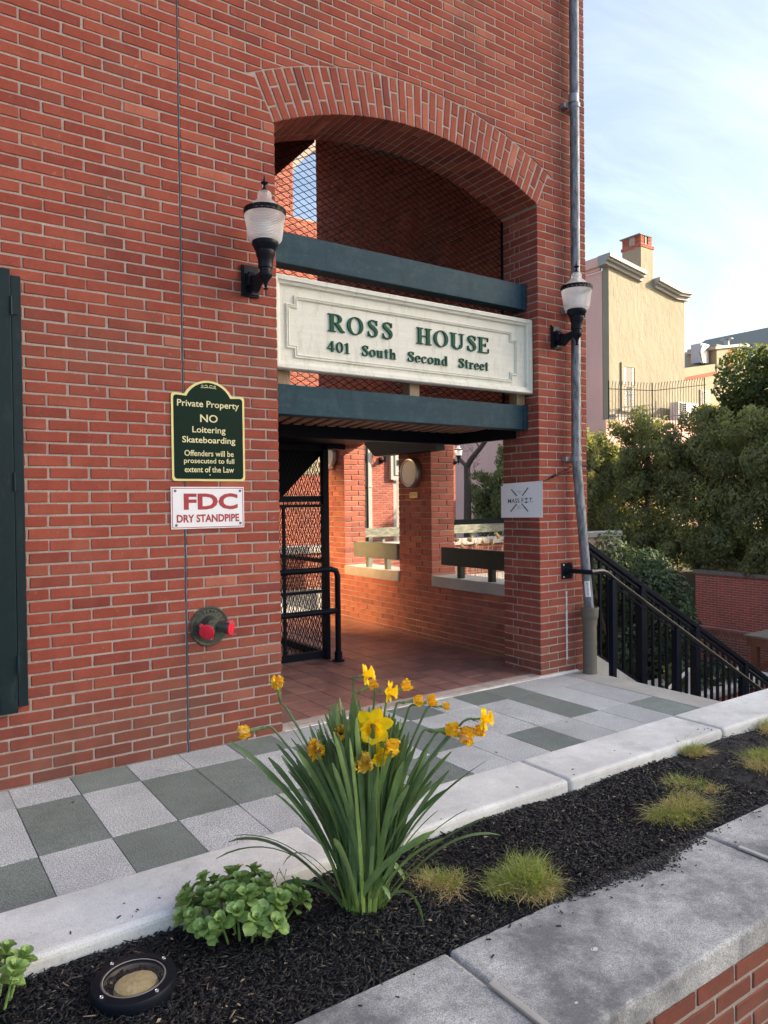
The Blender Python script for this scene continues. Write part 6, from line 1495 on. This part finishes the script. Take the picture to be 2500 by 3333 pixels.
# ================================================================== PINK AND CREAM HOUSE
PH = empty('stucco_house', (26, 18, -.75), 'tall house with cream stucco end wall, pink side wall and a brick-topped chimney', 'house')
HX0, HY0, HX1 = 23.43, 14.2, 28.42
g = MB(); g.prism([(HX0+.02, -.75), (HX1, -.75), (HX1, 9.95), (26.30, 10.15), (26.28, 10.50), (25.46, 10.56), (25.46, 10.30), (HX0+.02, 10.55)], -HY0, -HY0-.3, None); g.build('cream_wall', STUCCO, PH)
g = MB(); g.box(HX0, HX1-.6, HY0+.31, 44, -.75, 10.41); g.build('pink_wall', PINK, PH)
g = MB(); g.box(HX0+.3, HX1-.3, HY0+1.0, 43.7, 10.0, 10.2); g.build('roof', ROOFG, PH)
def cornice(pts, name='cornice'):
    g = MB()
    for (x0, z0), (x1, z1) in zip(pts[:-1], pts[1:]):
        for (d0, d1, a, b) in ((.0, .30, -.15, 0.0), (.0, .22, -.24, -.152), (.0, .10, -.38, -.242)):
            g.add([(x0, HY0-d1, z0+a), (x1, HY0-d1, z1+a), (x1, HY0+.3, z1+a), (x0, HY0+.3, z0+a), (x0, HY0-d1, z0+b), (x1, HY0-d1, z1+b), (x1, HY0+.3, z1+b), (x0, HY0+.3, z0+b)], [(0, 3, 2, 1), (4, 5, 6, 7), (0, 1, 5, 4), (1, 2, 6, 5), (2, 3, 7, 6), (3, 0, 4, 7)])
    return g.build(name, CORN, PH)
cornice([(HX0-.25, 10.93), (25.45, 10.60)]); cornice([(26.30, 10.50), (27.85, 10.24), (28.62, 10.28)])
g = MB(); g.box(HX0-.22, HX0-.001, HY0+.31, 44, 10.55, 10.92); g.box(HX0-.12, HX0-.001, HY0+.31, 44, 10.42, 10.549); g.build('side_cornice', PINK, PH)
CH = MB(); CH.box(25.47, 26.27, HY0-.003, HY0+.9, 10.0, 11.66); ch = CH.build('chimney', STUCCO, PH)
chb = Brickset(ch, BR2, 120, coarse=True, seed=90)
g = MB(); g.box(25.44, 26.30, HY0-.022, HY0+.93, 11.661, 11.80); g.box(25.50, 25.62, HY0+.01, HY0+.9, 11.8, 12.14); g.box(26.02, 26.14, HY0+.01, HY0+.9, 11.8, 12.14); g.box(25.76, 25.86, HY0+.01, HY0+.3, 11.8, 12.14); g.build('flue', MORT, ch)
WL[ch.name] = wl(PH)
for fr_, wd_ in (((Vector((25.43, HY0-.03, 0)), X_, Z_, -Y_), .88), ((Vector((25.43, HY0+.94, 0)), -Y_, Z_, -X_), .97)):
    chb.field(fr_, wd_, 11.80, v0=11.66, u0=0, phase=(.1, .2)); 
chb.field((Vector((25.43, HY0+.0, 0)), X_, Z_, -Y_), .24, 12.14, v0=11.8, u0=0.04, phase=(.1, .2)); chb.field((Vector((25.43, HY0+.0, 0)), X_, Z_, -Y_), .76, 12.14, v0=11.8, u0=.52, phase=(.1, .2)); chb.field((Vector((25.47, HY0+.9, 0)), -Y_, Z_, -X_), .3, 12.14, v0=11.8, phase=(.1, .2)); chb.field((Vector((25.47, HY0+.9, 0)), -Y_, Z_, -X_), .89, 12.14, v0=11.8, u0=.6, phase=(.1, .2))
chb.finish()
g = MB(); g.box(25.38, 26.2, HY0-.02, HY0+.97, 12.141, 12.18); g.build('chimney_cap', ROOFG, ch)
WN = MB(); wx0, wx1, wz0, wz1 = 24.15, 25.10, 5.06, 6.88
for a in ((wx0, wx0+.14, wz0, wz1), (wx1-.14, wx1, wz0, wz1), (wx0+.14, wx1-.14, wz1-.16, wz1), (wx0+.14, wx1-.14, wz0, wz0+.10), (wx0+.14, wx1-.14, 5.92, 6.0)): WN.box(a[0], a[1], HY0-.05, HY0+.02, a[2], a[3])
wn = WN.build('window', CREAM2, PH); WL[wn.name] = wl(PH)
g = MB(); g.box(wx0+.141, wx1-.141, HY0-.02, HY0-.012, wz0+.101, wz1-.161); g.build('pane', WGLASS, wn)
g = MB(); z = wz0+.12
while z < wz1-.2:
    if not 5.90 < z < 6.0: g.box(wx0+.16, wx0+.28, HY0-.030, HY0-.021, z, z+.035); g.box(wx1-.27, wx1-.16, HY0-.030, HY0-.021, z, z+.035)
    z += .062
g.build('shutter_slats', ACW, wn)
g = MB(); g.box(wx0-.08, wx1+.08, HY0-.12, HY0-.002, wz0-.12, wz0-.002); g.build('sill', CORN, wn)
g = MB(); g.box(HX0-.05, 26.3, HY0-.35, HY0-.01, 4.55, 4.75); g.build('ledge', CORN, PH)
TR = empty('roof_terrace', (26, 13.7, -.7), 'pinkish terrace wall between the hedge and the cream house', 'wall')
g = MB(); g.prism([(22.1, -.75), (31, -.75), (31, 4.85), (28.3, 4.70), (22.1, 4.42)], -13.3, -14.1); g.build('wall', PINK, TR)
IF = empty('iron_fence', (25.2, 13.2, 4.5), 'thin iron fence with outward curling tops on the terrace before the cream house', 'fence')
def fz(x): return 5.62+.05*(x-22.1) if x < 24.8 else 5.755+.145*(x-24.8)
x = 22.15; k = 0
while x < 28.4:
    zt_ = fz(x); big = abs(x-22.15) < .02 or abs(x-24.8) < .09 or x > 28.22
    if big: g = MB(); g.tube([(x, 13.2, 4.1), (x, 13.2, zt_+.22)], .024, 6); g.build('post', BLACK, IF)
    else:
        g = MB(); g.tube([(x, 13.2, 4.3), (x, 13.2, zt_+.02), (x-.03, 13.15, zt_+.14), (x-.11, 13.08, zt_+.19), (x-.19, 13.02, zt_+.14)], .011, 5); g.build('bar', BLACK, IF)
    x += .185
g = MB(); g.tube([(22.15, 13.2, fz(22.15)-.08), (24.8, 13.2, fz(24.8)-.08), (28.35, 13.2, fz(28.35)-.08)], .016, 5); g.tube([(22.15, 13.2, 4.55), (24.8, 13.2, 4.68), (28.35, 13.2, 4.95)], .016, 5); g.build('rail', BLACK, IF)
AC = empty('air_conditioner', (27.8, 13.8, 4.7), 'white air conditioning unit with louvred front behind the iron fence', 'air conditioner')
g = MB(); g.box(27.05, 28.45, 13.6, 14.0, 4.70, 5.45); g.build('case', ACW, AC, bevel=.01)
for i in range(8):
    g = MB(); g.box(27.12, 27.58, 13.585, 13.599, 4.78+i*.08, 4.83+i*.08); g.build('louvre', BLACK, AC)
B2 = empty('ochre_building', (44, 24, 0), 'ochre rendered building with a rust-streaked chimney block, behind the cream house', 'building')
g = MB(); g.prism([(34, -.7), (60, -.7), (60, 9.9), (47.5, 10.2), (43.7, 9.95), (40.2, 9.35), (34, 8.6)], -22.0, -30); g.build('wall', CREAM2, B2)
g = MB(); g.box(43.75, 46.8, 21.95, 24, 8.5, 11.2); g.box(46.8, 47.4, 22.2, 24, 8.5, 10.6); g.build('stair_tower', CREAM2, B2)
g = MB(); g.prism([(43.4, 10.98), (46.9, 11.58), (47.6, 11.50), (47.6, 11.35), (46.9, 11.40), (43.4, 10.82)][::-1], -21.8, -24.1); g.build('roof_edge', CORN, B2)
g = MB(); g.prism([(44.95, 9.6), (45.45, 9.6), (45.40, 10.9), (45.15, 11.2), (45.0, 10.8)], -21.94, -21.948); g.build('rust_streak', RUST, B2)
g = MB(); g.prism([(40.3, 8.62), (43.7, 9.25), (43.7, 9.48), (40.3, 8.80)], -21.97, -21.99); o = g.build('exposed_brick', BR2, B2)
g = MB(); g.tube([(46.0, 22.6, 11.3), (46.0, 22.6, 11.9)], .16, 12); g.lathe([(0, 11.95), (.4, 11.9), (.4, 11.86), (0, 11.8)], (46.0, 22.6, 0), 14); g.build('vent_pipe', ZINC2, B2)
wn = MB().box(41.95, 43.0, 21.93, 21.99, 6.9, 8.2).build('window', CORN, B2); WL[wn.name] = wl(B2)
MB().box(42.1, 42.85, 21.91, 21.928, 7.0, 8.1).build('pane', WGLASS, wn)
g = MB(); g.box(42.6, 43.5, 22.3, 23, 10.0, 11.2); g.tube([(42.6, 22.2, 9.9), (42.3, 22.2, 10.6), (42.6, 22.2, 11.1)], .05, 6); g.build('roof_equipment', ZINC2, B2)
g = MB(); g.box(38, 42.2, 23.5, 24.5, 8.5, 10.1); g.build('roof_box', ZINC2, B2)
RF = empty('grey_roofed_house', (58, 28, 0), 'house with a sloping grey green roof rising behind the ivy at the right edge', 'house')
g = MB(); g.prism([(54.9, 12.1), (62, 15.8), (62, -.7), (54.9, -.7)], -26, -34); g.build('roof', ROOFG, RF)
g = MB(); g.tube([(54.5, 26.5, 11.5), (54.5, 26.5, 13.0)], .12, 8); g.build('vent_pipe', BLACK, RF)

NH = empty('garden_shade_house', (22, -7, -.75), 'unseen brick house added to shade the lower garden, outside the picture to the right', 'house')  # unseen house added to keep the sun off the lower garden
g = MB(); g.box(19.75, 26, -14, -1.2, -.75, 5.0); g.build('wall', BR2, NH)
g = MB(); g.prism([(19.4, 5.001), (26.3, 5.001), (22.9, 5.9)], 1.0, 14.2); g.build('roof', ROOFG, NH)
# ================================================================== ADDED TOWER (unseen; placed and sized to shade the front)
AB = empty('shade_tower', (97.3, -51.3, -1), 'added slender brick tower outside the picture, sized to shade the front', 'building')
sx_, cx_ = math.sin(SUN_AZ), math.cos(SUN_AZ); H_ = Vector((sx_, cx_, 0)); P_ = Vector((-cx_, sx_, 0)); AO = Vector((97.3, -51.3, 0))
g = MB(); g.obox(AO+Vector((0, 0, 30.5)), H_, P_, Z_, 4.5, 4.05, 31.5); g.build('wall', BR2, AB)
g = MB(); g.obox(AO+Vector((0, 0, 62.3)), H_, P_, Z_, 4.8, 4.3, .29); g.build('cornice', CORN, AB)
for k in range(17):
    for j in (-2.2, 0, 2.2):
        c_ = AO-H_*4.53+P_*j+Z_*(3+k*3.4)
        w_ = MB().obox(c_, H_, P_, Z_, .025, .6, .9).build('window', CORN, AB); WL[w_.name] = wl(AB)
        MB().obox(c_-H_*.035, H_, P_, Z_, .008, .5, .8).build('pane', WGLASS, w_)
